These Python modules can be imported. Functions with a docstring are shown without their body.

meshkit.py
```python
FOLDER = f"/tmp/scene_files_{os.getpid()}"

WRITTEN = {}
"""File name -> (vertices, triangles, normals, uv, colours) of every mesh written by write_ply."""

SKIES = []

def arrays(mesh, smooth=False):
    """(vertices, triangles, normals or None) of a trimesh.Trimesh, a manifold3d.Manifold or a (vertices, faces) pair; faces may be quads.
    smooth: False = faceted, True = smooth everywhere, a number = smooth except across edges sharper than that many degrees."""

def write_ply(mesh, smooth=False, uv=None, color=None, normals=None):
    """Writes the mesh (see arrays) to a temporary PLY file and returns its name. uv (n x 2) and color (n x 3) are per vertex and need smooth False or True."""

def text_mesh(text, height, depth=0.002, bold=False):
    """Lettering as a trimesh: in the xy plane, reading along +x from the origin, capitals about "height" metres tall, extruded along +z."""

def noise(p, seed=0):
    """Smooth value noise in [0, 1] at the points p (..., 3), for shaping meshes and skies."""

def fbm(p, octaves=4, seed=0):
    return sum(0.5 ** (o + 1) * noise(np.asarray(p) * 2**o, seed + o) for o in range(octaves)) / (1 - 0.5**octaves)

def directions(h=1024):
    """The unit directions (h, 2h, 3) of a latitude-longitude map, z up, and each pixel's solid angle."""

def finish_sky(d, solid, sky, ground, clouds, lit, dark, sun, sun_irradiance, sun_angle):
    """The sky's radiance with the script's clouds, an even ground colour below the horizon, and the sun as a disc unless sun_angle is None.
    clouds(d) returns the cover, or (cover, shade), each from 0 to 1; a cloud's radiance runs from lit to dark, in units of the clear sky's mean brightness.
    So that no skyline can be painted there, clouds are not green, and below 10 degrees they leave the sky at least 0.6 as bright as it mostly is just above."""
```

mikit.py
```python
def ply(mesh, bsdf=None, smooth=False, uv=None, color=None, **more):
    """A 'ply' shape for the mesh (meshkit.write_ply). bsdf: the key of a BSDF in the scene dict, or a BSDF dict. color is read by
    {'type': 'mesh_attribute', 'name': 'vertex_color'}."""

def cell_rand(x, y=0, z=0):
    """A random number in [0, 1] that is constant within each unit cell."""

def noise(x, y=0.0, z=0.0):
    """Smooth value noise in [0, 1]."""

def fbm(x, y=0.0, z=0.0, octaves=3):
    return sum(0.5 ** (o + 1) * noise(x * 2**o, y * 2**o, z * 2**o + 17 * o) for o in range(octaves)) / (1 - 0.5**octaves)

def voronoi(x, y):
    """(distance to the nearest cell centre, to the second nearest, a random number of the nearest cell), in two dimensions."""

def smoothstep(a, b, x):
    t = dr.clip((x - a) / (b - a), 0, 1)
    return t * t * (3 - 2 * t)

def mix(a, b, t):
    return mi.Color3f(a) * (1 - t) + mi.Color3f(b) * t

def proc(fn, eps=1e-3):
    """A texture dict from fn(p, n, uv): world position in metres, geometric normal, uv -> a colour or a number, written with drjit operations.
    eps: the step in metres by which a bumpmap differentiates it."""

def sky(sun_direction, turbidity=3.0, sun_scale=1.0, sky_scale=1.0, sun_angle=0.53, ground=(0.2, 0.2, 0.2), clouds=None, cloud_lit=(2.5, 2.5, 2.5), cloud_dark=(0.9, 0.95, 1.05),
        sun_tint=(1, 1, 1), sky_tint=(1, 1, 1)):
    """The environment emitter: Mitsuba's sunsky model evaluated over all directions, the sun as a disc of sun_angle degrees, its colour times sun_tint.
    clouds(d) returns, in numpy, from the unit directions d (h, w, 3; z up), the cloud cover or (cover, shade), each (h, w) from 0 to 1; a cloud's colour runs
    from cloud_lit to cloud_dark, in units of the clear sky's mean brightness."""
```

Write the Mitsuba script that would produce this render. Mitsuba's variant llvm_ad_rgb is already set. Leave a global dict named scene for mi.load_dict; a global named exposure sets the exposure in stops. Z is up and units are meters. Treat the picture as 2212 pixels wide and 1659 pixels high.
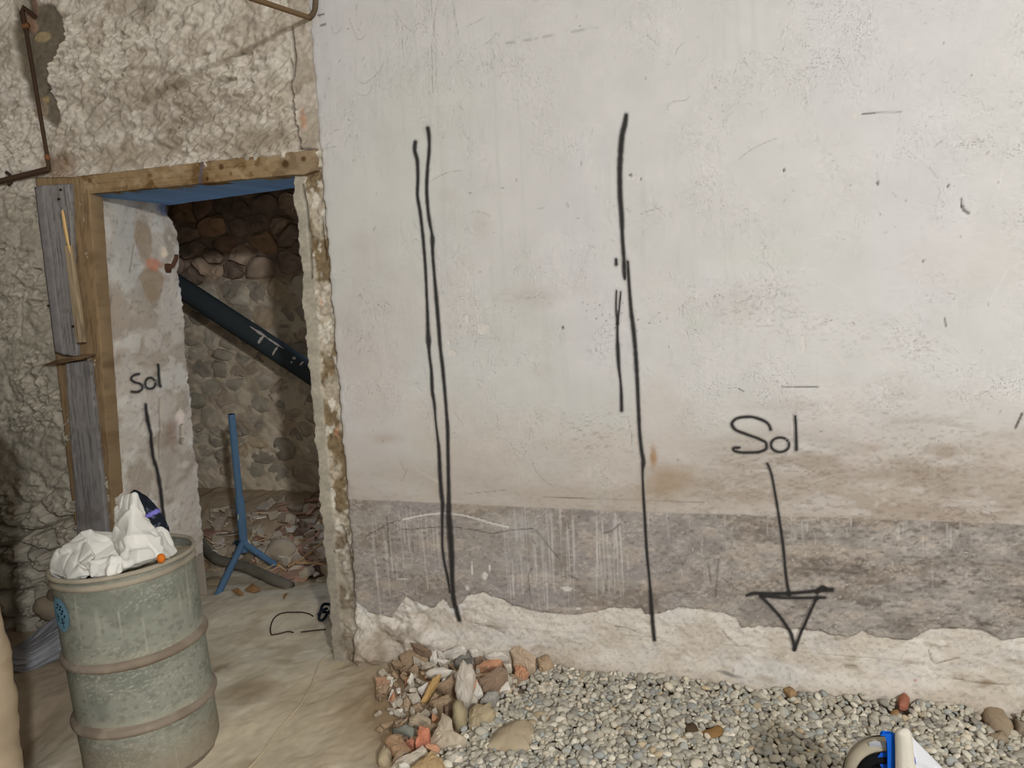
import math, random
import numpy as np, trimesh, mitsuba as mi, drjit as dr, mikit, meshkit
from scipy.ndimage import gaussian_filter
from scipy.spatial import Voronoi, ConvexHull
import manifold3d as m3
from mikit import smoothstep as dss

T = mi.ScalarTransform4f
scene, labels = {}, {}
rng = np.random.default_rng(7)
random.seed(7)

# ------------------------------------------------------------------ camera, lamp, exposure
FPX, CX, CY = 1700.0, 1106.0, 829.5
CAM = np.array([0.0, -2.9, 1.55])
RW = np.array([[0.95833557, -0.00848159, -0.28551883],
               [0.28151184, -0.14137559, 0.94908589],
               [-0.04841515, -0.9899197, -0.13309759]])   # camera axes (right, down, forward) in world
scene['camera'] = {'type': 'perspective', 'fov': math.degrees(2 * math.atan(CX / FPX)), 'fov_axis': 'x', 'near_clip': 0.05,
                   'to_world': T().look_at(origin=CAM.tolist(), target=(CAM + RW[:, 2]).tolist(), up=(-RW[:, 1]).tolist())}
LAMP = np.array([1.64, -4.5, 2.55])
scene['work_lamp'] = {'type': 'sphere', 'center': LAMP.tolist(), 'radius': 0.08,
                      'emitter': {'type': 'area', 'radiance': {'type': 'rgb', 'value': [1780, 1835, 1895]}}}
labels['work_lamp'] = {'label': 'bright round work lamp hanging under the ceiling behind the viewer', 'category': 'lamp'}
DAY = [2.6, 3.1, 4.0]          # cool daylight of the opening in the back room
exposure = 0.0


def ray(px, py):
    return RW @ np.array([(px - CX) / FPX, (py - CY) / FPX, 1.0])


def at_y(px, py, y=0.0):
    d = ray(px, py); return CAM + d * ((y - CAM[1]) / d[1])


def at_z(px, py, z=0.0):
    d = ray(px, py); return CAM + d * ((z - CAM[2]) / d[2])


def at_x(px, py, x):
    d = ray(px, py); return CAM + d * ((x - CAM[0]) / d[0])


def at_plane(px, py, p0, n):
    d = ray(px, py); return CAM + d * (np.dot(p0 - CAM, n) / np.dot(d, n))


def to_px(p):
    v = (np.asarray(p) - CAM) @ RW
    return np.stack([CX + FPX * v[..., 0] / v[..., 2], CY + FPX * v[..., 1] / v[..., 2]], -1)


def lin(r, g=None, b=None):
    c = np.asarray((r, g, b) if g is not None else r, float) / 255
    return np.where(c <= 0.04045, c / 12.92, ((c + 0.055) / 1.055) ** 2.4)


def nz(p, f, seed=0, o=4):
    return meshkit.fbm(np.asarray(p) * f, o, seed)


def sst(a, b, x):
    t = np.clip((x - a) / (b - a), 0, 1); return t * t * (3 - 2 * t)


# ------------------------------------------------------------------ materials
def vcol():
    return {'type': 'mesh_attribute', 'name': 'vertex_color'}


def rough_mat(key, bump, scale):
    """diffuse vertex colour under a fine procedural relief"""
    scene[key] = {'type': 'twosided', 'bsdf': {'type': 'bumpmap', 'texture': mikit.proc(bump, 0.0012), 'scale': scale, 'bsdf': {'type': 'diffuse', 'reflectance': vcol()}}}


def vn2(x, y):
    """smooth value noise in two dimensions, in [0, 1]"""
    fx, fy = dr.floor(x), dr.floor(y)
    tx, ty = x - fx, y - fy
    tx, ty = tx * tx * (3 - 2 * tx), ty * ty * (3 - 2 * ty)
    base = mi.UInt32(mi.Int32(fx)) * 374761393 + mi.UInt32(mi.Int32(fy)) * 668265263

    def corner(k):
        h = (base + k) & 0xFFFFFFFF
        h = (h ^ (h >> 15)) * 739982445
        h = (h ^ (h >> 12)) * 695872825
        return mi.Float((h >> 8) & 0xFFFF) * (1 / 65535.0)
    a, b = corner(0), corner(374761393)
    c, d = corner(668265263), corner((374761393 + 668265263) & 0xFFFFFFFF)
    return dr.lerp(dr.lerp(a, b, tx), dr.lerp(c, d, tx), ty)


def b_wall(p, n, uv):
    pit = dss(0.76, 0.96, vn2(p.x * 370, p.z * 370))
    return 0.8 * vn2(p.x * 190, p.z * 190) - 1.9 * pit * (0.2 + 0.8 * vn2(p.x * 6 + p.z * 3, p.z * 9) * vn2(p.x * 31, p.z * 31) * 2)


def b_rough(p, n, uv):
    u, v = p.x + 0.8 * p.y, p.z + 0.6 * p.y
    return vn2(u * 130, v * 130) + 0.5 * vn2(u * 300, v * 300)


rough_mat('m_plaster', b_wall, 0.0011)
scene['m_rough'] = {'type': 'twosided', 'bsdf': {'type': 'diffuse', 'reflectance': vcol()}}
scene['m_flat'] = {'type': 'twosided', 'bsdf': {'type': 'diffuse', 'reflectance': vcol()}}
scene['m_satin'] = {'type': 'twosided', 'bsdf': {'type': 'diffuse', 'reflectance': vcol()}}


# ------------------------------------------------------------------ entry helpers
used = {}


def key_for(name):
    if name not in used:
        used[name] = 0
        return name
    used[name] += 1
    return f'{name}_{used[name]:03d}'


def arr(mesh):
    if hasattr(mesh, 'to_mesh'):
        q = mesh.to_mesh(); return np.array(q.vert_properties[:, :3], float), np.array(q.tri_verts, int)
    if isinstance(mesh, trimesh.Trimesh):
        return np.array(mesh.vertices), np.array(mesh.faces)
    v, f = np.asarray(mesh[0], float), np.asarray(mesh[1], int)
    if f.shape[1] == 4:
        f = np.vstack([f[:, [0, 1, 2]], f[:, [0, 2, 3]]])
    return v, f


def add(name, mesh, mat, color, parent=None, label=None, cat=None, group=None, kind=None, smooth=True, var=0.0, vf=30.0):
    """one entry; color: one linear colour or one per vertex; var: low noise in its brightness"""
    v, f = arr(mesh)
    color = np.asarray(color, float)
    c = np.broadcast_to(color, (len(v), 3)).copy() if color.ndim == 1 else color.copy()
    if var:
        c = c * (1 + var * (2 * nz(v, vf, 3, 3) - 1))[:, None]
    k = key_for(f'{parent}__{name}' if parent else name)
    if not smooth:                      # faceted: split the vertices
        v, c = v[f].reshape(-1, 3), c[f].reshape(-1, 3)
        f = np.arange(len(v)).reshape(-1, 3)
    scene[k] = mikit.ply((v, f), mat, smooth=bool(smooth), color=np.clip(c, 0.002, 0.95))
    said = {a: b for a, b in (('label', label), ('category', cat), ('group', group), ('kind', kind)) if b}
    if said:
        labels[k] = said
    return k


def thing(name, label, cat, group=None):
    k = key_for(name)
    labels[k] = {'label': label, 'category': cat}
    if group:
        labels[k]['group'] = group
    return k


def grid_faces(nu, nv, flip=False):
    i, j = np.meshgrid(np.arange(nu - 1), np.arange(nv - 1), indexing='ij')
    a = (i * nv + j).ravel()
    q = np.stack([a, a + nv, a + nv + 1, a + 1], 1)
    return q[:, ::-1] if flip else q


def tube(pts, r, sides=10, closed_ends=True):
    p = np.asarray(pts, float)
    r = np.broadcast_to(np.asarray(r, float), (len(p),))
    t = np.gradient(p, axis=0); t /= np.linalg.norm(t, axis=1, keepdims=True) + 1e-12
    ref = np.array([0.31, 0.17, 0.93]) if abs(t[0] @ np.array([0.31, 0.17, 0.93])) < 0.9 else np.array([0.9, 0.3, 0.1])
    a = np.zeros_like(p)
    u = np.cross(t[0], ref); u /= np.linalg.norm(u)
    for i in range(len(p)):
        u = u - t[i] * (u @ t[i]); u /= np.linalg.norm(u); a[i] = u
    b = np.cross(t, a)
    ang = np.arange(sides) * 2 * np.pi / sides
    v = (p[:, None] + r[:, None, None] * (np.cos(ang)[None, :, None] * a[:, None] + np.sin(ang)[None, :, None] * b[:, None])).reshape(-1, 3)
    n = len(p)
    i, j = np.meshgrid(np.arange(n - 1), np.arange(sides), indexing='ij')
    q = np.stack([i * sides + j, i * sides + (j + 1) % sides, (i + 1) * sides + (j + 1) % sides, (i + 1) * sides + j], -1).reshape(-1, 4)
    f = np.vstack([q[:, [0, 1, 2]], q[:, [0, 2, 3]]])
    if closed_ends:
        c0, c1 = len(v), len(v) + 1
        v = np.vstack([v, p[:1], p[-1:]])
        k = np.arange(sides)
        f = np.vstack([f, np.stack([k * 0 + c0, (k + 1) % sides, k], 1), np.stack([k * 0 + c1, (n - 1) * sides + k, (n - 1) * sides + (k + 1) % sides], 1)])
    return v, f


def spline(pts, n):
    """Catmull-Rom through the points (any dimension)"""
    p = np.asarray(pts, float)
    d = np.r_[0, np.cumsum(np.linalg.norm(np.diff(p, axis=0), axis=1))]
    keep = np.r_[True, np.diff(d) > 1e-9]
    p, d = p[keep], d[keep]
    from scipy.interpolate import PchipInterpolator
    return PchipInterpolator(d, p)(np.linspace(0, d[-1], n))


def concat(ms):
    vs, fs, o = [], [], 0
    for m in ms:
        v, f = arr(m); vs.append(v); fs.append(f + o); o += len(v)
    return np.vstack(vs), np.vstack(fs)


def rbox(size, r=0.004):
    """box with chamfered edges, centred"""
    s = np.asarray(size) / 2 - r
    pts = []
    for a in (-1, 1):
        for b in (-1, 1):
            for c in (-1, 1):
                q = np.array([a, b, c]) * s
                for k in range(3):
                    e = np.zeros(3); e[k] = (a, b, c)[k] * r
                    pts.append(q + e)
    return hull(pts)


def hull(pts):
    pts = np.asarray(pts)
    h = ConvexHull(pts)
    m = trimesh.Trimesh(pts, h.simplices, process=True)
    m.fix_normals()
    return np.array(m.vertices), np.array(m.faces)


# ------------------------------------------------------------------ painting on a wall's raster (wall coordinates, metres)
class Paint:
    def __init__(self, x0, x1, z0, z1, step):
        self.nx, self.nz = int(round((x1 - x0) / step)) + 1, int(round((z1 - z0) / step)) + 1
        self.x0, self.z0, self.s = x0, z0, step
        self.xs = x0 + step * np.arange(self.nx); self.zs = z0 + step * np.arange(self.nz)
        self.X, self.Z = np.meshgrid(self.xs, self.zs, indexing='ij')
        self.P = np.stack([self.X, self.X * 0, self.Z], -1)
        self.col = np.ones((self.nx, self.nz, 3))
        self.h = np.zeros((self.nx, self.nz))

    def lerp(self, c, a):
        r, q = np.nonzero(a.max(1) > 0)[0], np.nonzero(a.max(0) > 0)[0]
        if len(r) == 0:
            return
        b = (slice(r[0], r[-1] + 1), slice(q[0], q[-1] + 1))
        c = np.asarray(c)
        self.col[b] += ((c[b] if c.ndim == 3 else c) - self.col[b]) * np.clip(a[b], 0, 1)[..., None]

    def noise(self, f, seed=0, o=4, sx=1.0, sz=1.0):
        kx, kz = (max(1, int(0.22 / (f * q * 2 ** (o - 1)) / self.s)) for q in (sx, sz))
        if kx * kz < 2:
            return nz(self.P * np.array([sx, 1, sz]), f, seed, o)
        xs = self.x0 + self.s * kx * np.arange(-(-self.nx // kx) + 2); zs = self.z0 + self.s * kz * np.arange(-(-self.nz // kz) + 2)
        A, B = np.meshgrid(xs * sx, zs * sz, indexing='ij')
        g = nz(np.stack([A, 0 * A, B], -1), f, seed, o)
        u, v = np.arange(self.nx) / kx, np.arange(self.nz) / kz
        i, j = u.astype(int), v.astype(int); fu, fv = (u - i)[:, None], (v - j)[None, :]
        g = g[i] * (1 - fu) + g[i + 1] * fu
        return g[:, j] * (1 - fv) + g[:, j + 1] * fv

    def blob(self, cx, cz, rx, rz, soft=0.5, rough=0.35, f=14, seed=1, rot=0.0):
        out = np.zeros((self.nx, self.nz))
        ca, sa = math.cos(rot), math.sin(rot)
        m = max(rx, rz) if rot else 0
        k = (1 + soft * 0.4 + rough * 0.9) * 1.02
        i0, i1 = int((cx - max(rx, m) * k - self.x0) / self.s), int((cx + max(rx, m) * k - self.x0) / self.s) + 2
        j0, j1 = int((cz - max(rz, m) * k - self.z0) / self.s), int((cz + max(rz, m) * k - self.z0) / self.s) + 2
        i0, j0, i1, j1 = max(i0, 0), max(j0, 0), min(i1, self.nx), min(j1, self.nz)
        if i0 >= i1 or j0 >= j1:
            return out
        dx, dz = self.X[i0:i1, j0:j1] - cx, self.Z[i0:i1, j0:j1] - cz
        d = np.hypot((dx * ca + dz * sa) / rx, (-dx * sa + dz * ca) / rz)
        if rough:
            d = d + rough * 2 * (nz(self.P[i0:i1, j0:j1], f, seed, 4) - 0.5)
        out[i0:i1, j0:j1] = 1 - sst(1 - soft, 1 + soft * 0.4, d)
        return out

    def stroke(self, pts, w, soft=0.004):
        """alpha of a polyline (x, z) of full width w (one or one per point), metres"""
        p = np.asarray(pts, float); w = np.broadcast_to(np.asarray(w, float), (len(p),))
        out = np.zeros((self.nx, self.nz))
        for a, b, wa, wb in zip(p[:-1], p[1:], w[:-1], w[1:]):
            m = max(wa, wb) / 2 + soft * 2
            i0, i1 = int((min(a[0], b[0]) - m - self.x0) / self.s), int((max(a[0], b[0]) + m - self.x0) / self.s) + 2
            j0, j1 = int((min(a[1], b[1]) - m - self.z0) / self.s), int((max(a[1], b[1]) + m - self.z0) / self.s) + 2
            i0, j0, i1, j1 = max(i0, 0), max(j0, 0), min(i1, self.nx), min(j1, self.nz)
            if i0 >= i1 or j0 >= j1:
                continue
            X, Z = self.X[i0:i1, j0:j1], self.Z[i0:i1, j0:j1]
            d = b - a
            t = np.clip(((X - a[0]) * d[0] + (Z - a[1]) * d[1]) / (d @ d + 1e-12), 0, 1)
            dist = np.hypot(X - a[0] - t * d[0], Z - a[1] - t * d[1])
            al = 1 - sst(-soft, soft, dist - (wa + (wb - wa) * t) / 2)
            out[i0:i1, j0:j1] = np.maximum(out[i0:i1, j0:j1], al)
        return out

    def sample(self, x, z, a):
        u = np.clip((np.asarray(x) - self.x0) / self.s, 0, self.nx - 1.001); v = np.clip((np.asarray(z) - self.z0) / self.s, 0, self.nz - 1.001)
        i, j = u.astype(int), v.astype(int); fu, fv = u - i, v - j
        if a.ndim == 3:
            fu, fv = fu[..., None], fv[..., None]
        return (a[i, j] * (1 - fu) + a[i + 1, j] * fu) * (1 - fv) + (a[i, j + 1] * (1 - fu) + a[i + 1, j + 1] * fu) * fv


def W(px, py):
    q = at_y(px, py, 0.0); return np.array([q[0], q[2]])


def Wp(pts):
    return np.array([W(*p) for p in pts])


PXM = 1.0 / 585.0     # metres per photo pixel on the wall, for widths

# ================================================================== wall_right: the plastered wall
XE = -1.62
wr = Paint(-1.664, 1.3, -0.13, 2.81, 0.0045)
X, Z = wr.X, wr.Z
C_WHITE, C_LILAC, C_GREEN, C_PINK = lin(205, 201, 196), lin(206, 202, 202), lin(200, 200, 192), lin(204, 195, 188)
C_TAN, C_BROWN, C_DADO, C_DADO2 = lin(188, 174, 159), lin(148, 131, 114), lin(142, 135, 128), lin(124, 114, 104)
C_BASE, C_BASE2 = lin(220, 212, 200), lin(204, 193, 178)
wr.col[:] = C_WHITE
n1 = wr.noise(1.6, 11, 3, 1.0, 0.7); n2 = wr.noise(2.4, 12, 3, 1.5, 0.5); n3 = wr.noise(3.3, 13, 4); n4 = wr.noise(9, 14, 5)
wr.lerp(C_GREEN, sst(0.48, 0.68, n1) * 0.5 * sst(0.35, -0.5, X))
wr.lerp(C_LILAC, sst(0.5, 0.7, n2) * 0.45)
wr.lerp(C_PINK, sst(0.52, 0.68, n3) * 0.7 * sst(1.9, 0.9, Z))
wr.lerp(C_GREEN, wr.blob(*W(1120, 760), 0.18, 0.28, 0.6, 0.4, 4, 21) * 0.5)
wr.lerp(C_GREEN, wr.blob(*W(1650, 555), 0.17, 0.055, 0.7, 0.5, 9, 22) * 0.5)
wr.lerp(C_GREEN, wr.blob(*W(1510, 690), 0.06, 0.05, 0.5, 0.5, 9, 23) * 0.6)
for px, py, rx, rz, a in ((800, 720, 0.2, 0.3, 0.6), (1150, 640, 0.16, 0.05, 0.55), (800, 560, 0.09, 0.14, 0.45), (1045, 490, 0.05, 0.06, 0.5),
                          (970, 425, 0.05, 0.035, 0.5), (1170, 800, 0.06, 0.04, 0.4), (1560, 660, 0.15, 0.06, 0.35)):
    wr.lerp(C_PINK * 0.88, wr.blob(*W(px, py), rx, rz, 0.7, 0.5, 7, int(px)) * a)
wr.lerp(C_WHITE * 1.06, sst(0.55, 0.8, wr.noise(6, 15, 4, 2.5, 0.25)) * 0.3)
wr.col *= (1 + 0.10 * (n4 - 0.5) * 2 * 0.6)[..., None]
# old dirt gathering low on the wall, above the dado
zz = Z + 0.10 * (wr.noise(3.5, 16, 4) - 0.5) * 2
low = sst(1.18, 0.66, zz)
wr.lerp(C_TAN * 0.88, low * (0.66 + 0.3 * sst(-1.5, 0.6, X)) * (0.6 + 0.9 * (wr.noise(7, 17, 5, 0.6, 1.4) - 0.2)))
grime = sst(1.0, 0.66, zz) * (0.25 + 0.75 * sst(-0.9, 0.3, X))
wr.lerp(C_BROWN * 1.05, grime * sst(0.36, 0.66, wr.noise(9, 117, 5, 0.45, 1.3)) * 0.55)
wr.lerp(C_BROWN * 0.6, grime * sst(0.54, 0.74, wr.noise(80, 118, 3, 0.6, 1.2)) * 0.4)
wr.lerp(C_WHITE, grime * sst(0.6, 0.74, wr.noise(60, 119, 3, 0.7, 1.0)) * 0.35)
spot = wr.noise(95, 18, 3, 0.8, 1.2)
dirt = np.maximum.reduce([wr.blob(*W(1740, 1000), 0.42, 0.12, 0.9, 0.4, 5, 31), 1.0 * wr.blob(*W(2010, 990), 0.35, 0.17, 0.9, 0.4, 5, 32),
                          0.7 * wr.blob(*W(1560, 1040), 0.3, 0.09, 0.9, 0.4, 5, 33), 0.5 * wr.blob(*W(1880, 880), 0.4, 0.12, 0.9, 0.5, 5, 34)])
wr.lerp(C_BROWN, dirt * sst(0.38, 0.72, wr.noise(13, 19, 5, 0.6, 1.6)) * 0.62)
wr.lerp(C_BROWN * 0.62, dirt * sst(0.55, 0.75, spot) * 0.42)
for px, py, rx, rz, a in ((1330, 930, 0.2, 0.13, 0.4), (1640, 680, 0.2, 0.06, 0.45), (1980, 750, 0.12, 0.06, 0.5), (1250, 930, 0.12, 0.1, 0.35), (1660, 620, 0.12, 0.05, 0.5), (1150, 645, 0.14, 0.04, 0.4), (1800, 720, 0.2, 0.1, 0.3)):
    wr.lerp(C_BROWN * 0.6, wr.blob(*W(px, py), rx, rz, 0.9, 0.5, 6, int(px) + 1) * sst(0.54, 0.78, spot) * a * 0.7)
wr.lerp(lin(150, 120, 84), wr.blob(*W(1440, 1045), 0.11, 0.09, 0.9, 0.5, 10, 41) * 0.5)
wr.lerp(lin(158, 118, 72), wr.blob(*W(1412, 985), 0.014, 0.05, 0.9, 0.5, 22, 42) * 0.75)
wr.lerp(lin(150, 118, 80), wr.blob(*W(835, 945), 0.09, 0.03, 0.9, 0.5, 10, 43) * 0.3)
# brushed vertical streaks, greenish
streak = wr.noise(60, 44, 3, 1.0, 0.035)
wr.lerp(lin(182, 181, 172), sst(0.58, 0.72, streak) * 0.16 * sst(0.5, 0.62, wr.noise(2.2, 45, 3)))
for px, w in ((1062, 0.012), (1112, 0.008), (940, 0.01), (1477, 0.003), (1540, 0.003)):
    a, b = W(px, 40), W(px + 30, 620)
    wr.lerp(lin(172, 171, 160), wr.stroke([a, b], w, 0.006) * 0.14 * (0.4 + wr.noise(20, px, 3)))

# relief so far
wr.h = 0.013 + 0.007 * (wr.noise(1.3, 51, 3) - 0.5) + 0.0035 * (wr.noise(9, 52, 4) - 0.5) + 0.0016 * (wr.noise(60, 53, 3) - 0.5) * (0.5 + sst(0.45, 0.7, n3))

# dado: paint, drips, smears
zd = 0.657 + 0.004 * np.sin(X * 3.1) + 0.006 * (wr.noise(25, 61, 4, 1, 0.1) - 0.5)
dado = sst(zd + 0.0035, zd - 0.0035, Z)
dc = np.ones_like(wr.col) * C_DADO
dm = wr.noise(8, 62, 5, 0.7, 1.3)[..., None]
dc += (C_DADO2 - dc) * sst(0.45, 0.65, dm)
dc += (lin(132, 126, 124) - dc) * (sst(0.2, -0.6, X) * 0.6 * sst(0.4, 0.6, wr.noise(4, 63, 3)))[..., None]
dc += (lin(165, 152, 137) - dc) * (sst(0.55, 0.72, wr.noise(14, 64, 5, 0.5, 1.2)) * 0.5)[..., None]
dc *= (1 - 0.38 * sst(0.52, 0.74, wr.noise(60, 65, 4, 0.75, 1.2)) * sst(-0.6, 0.5, X))[..., None]
dc += (lin(172, 164, 154) - dc) * (sst(0.54, 0.72, wr.noise(70, 165, 3, 0.8, 1.1)) * 0.45)[..., None]
dc *= (1 - 0.3 * sst(0.58, 0.75, wr.noise(85, 66, 3)))[..., None]
big_ = wr.noise(17, 167, 5)
dc *= (1 - 0.24 * sst(0.48, 0.7, big_) * (0.35 + 0.65 * sst(-1.1, 0.2, X)))[..., None]
dc += (lin(176, 166, 154) - dc) * (sst(0.5, 0.35, big_) * sst(0.5, 0.68, wr.noise(130, 168, 2)) * 0.5)[..., None]
dc *= np.array([1.26, 1.25, 1.25])
wr.col += (dc - wr.col) * (dado * 0.94)[..., None]
r0 = np.random.default_rng(3)
for k in range(230):
    band = r0.choice(4, p=[0.2, 0.42, 0.18, 0.2])
    px = [r0.uniform(800, 950), r0.uniform(1088, 1245), r0.uniform(1285, 1345), r0.uniform(1345, 2150)][band]
    py = r0.uniform(1090, 1150) if r0.random() < 0.6 else r0.uniform(1120, 1240)
    a = W(px, py); ln = r0.uniform(0.04, 0.26) * (1.0 if band < 3 else 0.35)
    wr.lerp(lin(204, 199, 192), wr.stroke([a, a + [0.003, -ln]], r0.uniform(0.001, 0.0042), 0.003) * r0.uniform(0.2, 0.75) * dado)
for px, py, rx, rz in ((1120, 1140, 0.06, 0.1), (1180, 1170, 0.08, 0.12), (1100, 1200, 0.1, 0.08)):
    wr.lerp(lin(170, 168, 166), wr.blob(*W(px, py), rx, rz, 0.9, 0.4, 8, int(px)) * 0.38 * dado)
for k in range(260):
    px, py = r0.uniform(770, 2200), r0.uniform(1095, 1360)
    a = W(px, py)
    wr.lerp(lin(196, 190, 182), wr.stroke([a, a + r0.normal(0, 0.0025, 2)], r0.uniform(0.001, 0.006), 0.002) * 0.8 * dado)
for k in range(70):
    px, py = r0.uniform(1700, 2212), r0.normal(1225, 38)
    a = W(px, py); ln = r0.uniform(0.02, 0.16)
    wr.lerp(lin(88, 76, 66), wr.stroke([a, a + [ln * 0.5, r0.normal(0, 0.003)], a + [ln, r0.normal(0, 0.006)]], [0.001, r0.uniform(0.002, 0.009), 0.001], 0.005) * r0.uniform(0.15, 0.5) * dado)
for pts in (((1530, 1215), (1536, 1255)), ((1553, 1205), (1546, 1285)), ((1560, 1245), (1592, 1272)), ((1150, 1225), (1143, 1240), (1150, 1300)), ((1230, 1240), (1249, 1249)), ((1152, 1165), (1158, 1172)),
            ((1340, 1130), (1322, 1145), (1305, 1150)), ((892, 1165), (895, 1190)), ((838, 1115), (846, 1200)), ((830, 1205), (842, 1212))):
    wr.lerp(lin(75, 68, 60), wr.stroke(Wp(pts), 0.006, 0.004) * 0.6 * dado)

# where the dado and its plaster have fallen off: the bare base coat below, a step in the relief
edge = Wp([(772, 1296), (800, 1322), (848, 1332), (868, 1303), (880, 1285), (900, 1300), (935, 1312), (960, 1292), (976, 1310), (1000, 1302), (1010, 1285), (1045, 1276),
           (1080, 1290), (1110, 1305), (1170, 1320), (1240, 1326), (1290, 1318), (1310, 1312), (1385, 1310), (1396, 1326), (1470, 1312), (1560, 1318), (1590, 1331), (1600, 1350),
           (1640, 1350), (1700, 1353), (1760, 1360), (1830, 1374), (1860, 1362), (1900, 1374), (1960, 1382), (2000, 1358), (2080, 1352), (2130, 1360), (2160, 1382), (2260, 1365)])
ze = np.interp(X[:, 0], edge[:, 0], edge[:, 1])[:, None] + 0.016 * (wr.noise(28, 71, 4) - 0.5) + 0.01 * (wr.noise(90, 72, 3) - 0.5)
ze[X > 1.0] = 0.17 + 0.02 * (wr.noise(9, 73, 3)[X > 1.0] - 0.5)
bare = sst(ze + 0.002, ze - 0.002, Z)
bc = np.ones_like(wr.col) * C_BASE
bc += (C_BASE2 - bc) * sst(0.42, 0.66, wr.noise(7, 74, 5))[..., None]
bc += (lin(205, 200, 192) - bc) * (sst(0.55, 0.7, wr.noise(11, 75, 4)) * 0.5)[..., None]
bc += (lin(205, 203, 200) - bc) * (wr.blob(*W(1660, 1455), 0.16, 0.06, 0.8, 0.4, 9, 76) * 0.6)[..., None]
bc += (lin(150, 132, 110) - bc) * (sst(0.6, 0.8, wr.noise(24, 77, 5, 0.7, 1.2)) * 0.45)[..., None]
bc += (lin(150, 128, 102) - bc) * (sst(0.09, -0.02, Z + 0.05 * (wr.noise(9, 78, 3) - 0.5)) * 0.45)[..., None]
bc *= (1 - 0.22 * sst(0.58, 0.76, wr.noise(90, 79, 3)))[..., None]
wr.col += (bc - wr.col) * bare[..., None]
flake = bare * sst(ze - 0.045 - 0.03 * wr.noise(8, 80, 3), ze - 0.012, Z) * sst(0.5, 0.6, wr.noise(13, 81, 4)) * sst(-0.9, -1.3, X)
wr.lerp(lin(226, 224, 220), flake * 0.9)
for px, py, rx, rz in ((1225, 1270, 0.032, 0.012), (873, 1248, 0.02, 0.004), (1022, 1228, 0.004, 0.03), (1060, 1225, 0.005, 0.02), (1050, 1240, 0.014, 0.02), (1012, 1268, 0.01, 0.012), (1252, 1312, 0.014, 0.008), (1330, 1312, 0.01, 0.007)):
    a = wr.blob(*W(px, py), rx, rz, 0.3, 0.7, 40, int(py)); wr.lerp(lin(214, 209, 200), a * 0.9); wr.h -= 0.002 * a
left = sst(-1.22, -1.36, X + 0.08 * (wr.noise(6, 82, 3) - 0.5))
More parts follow.
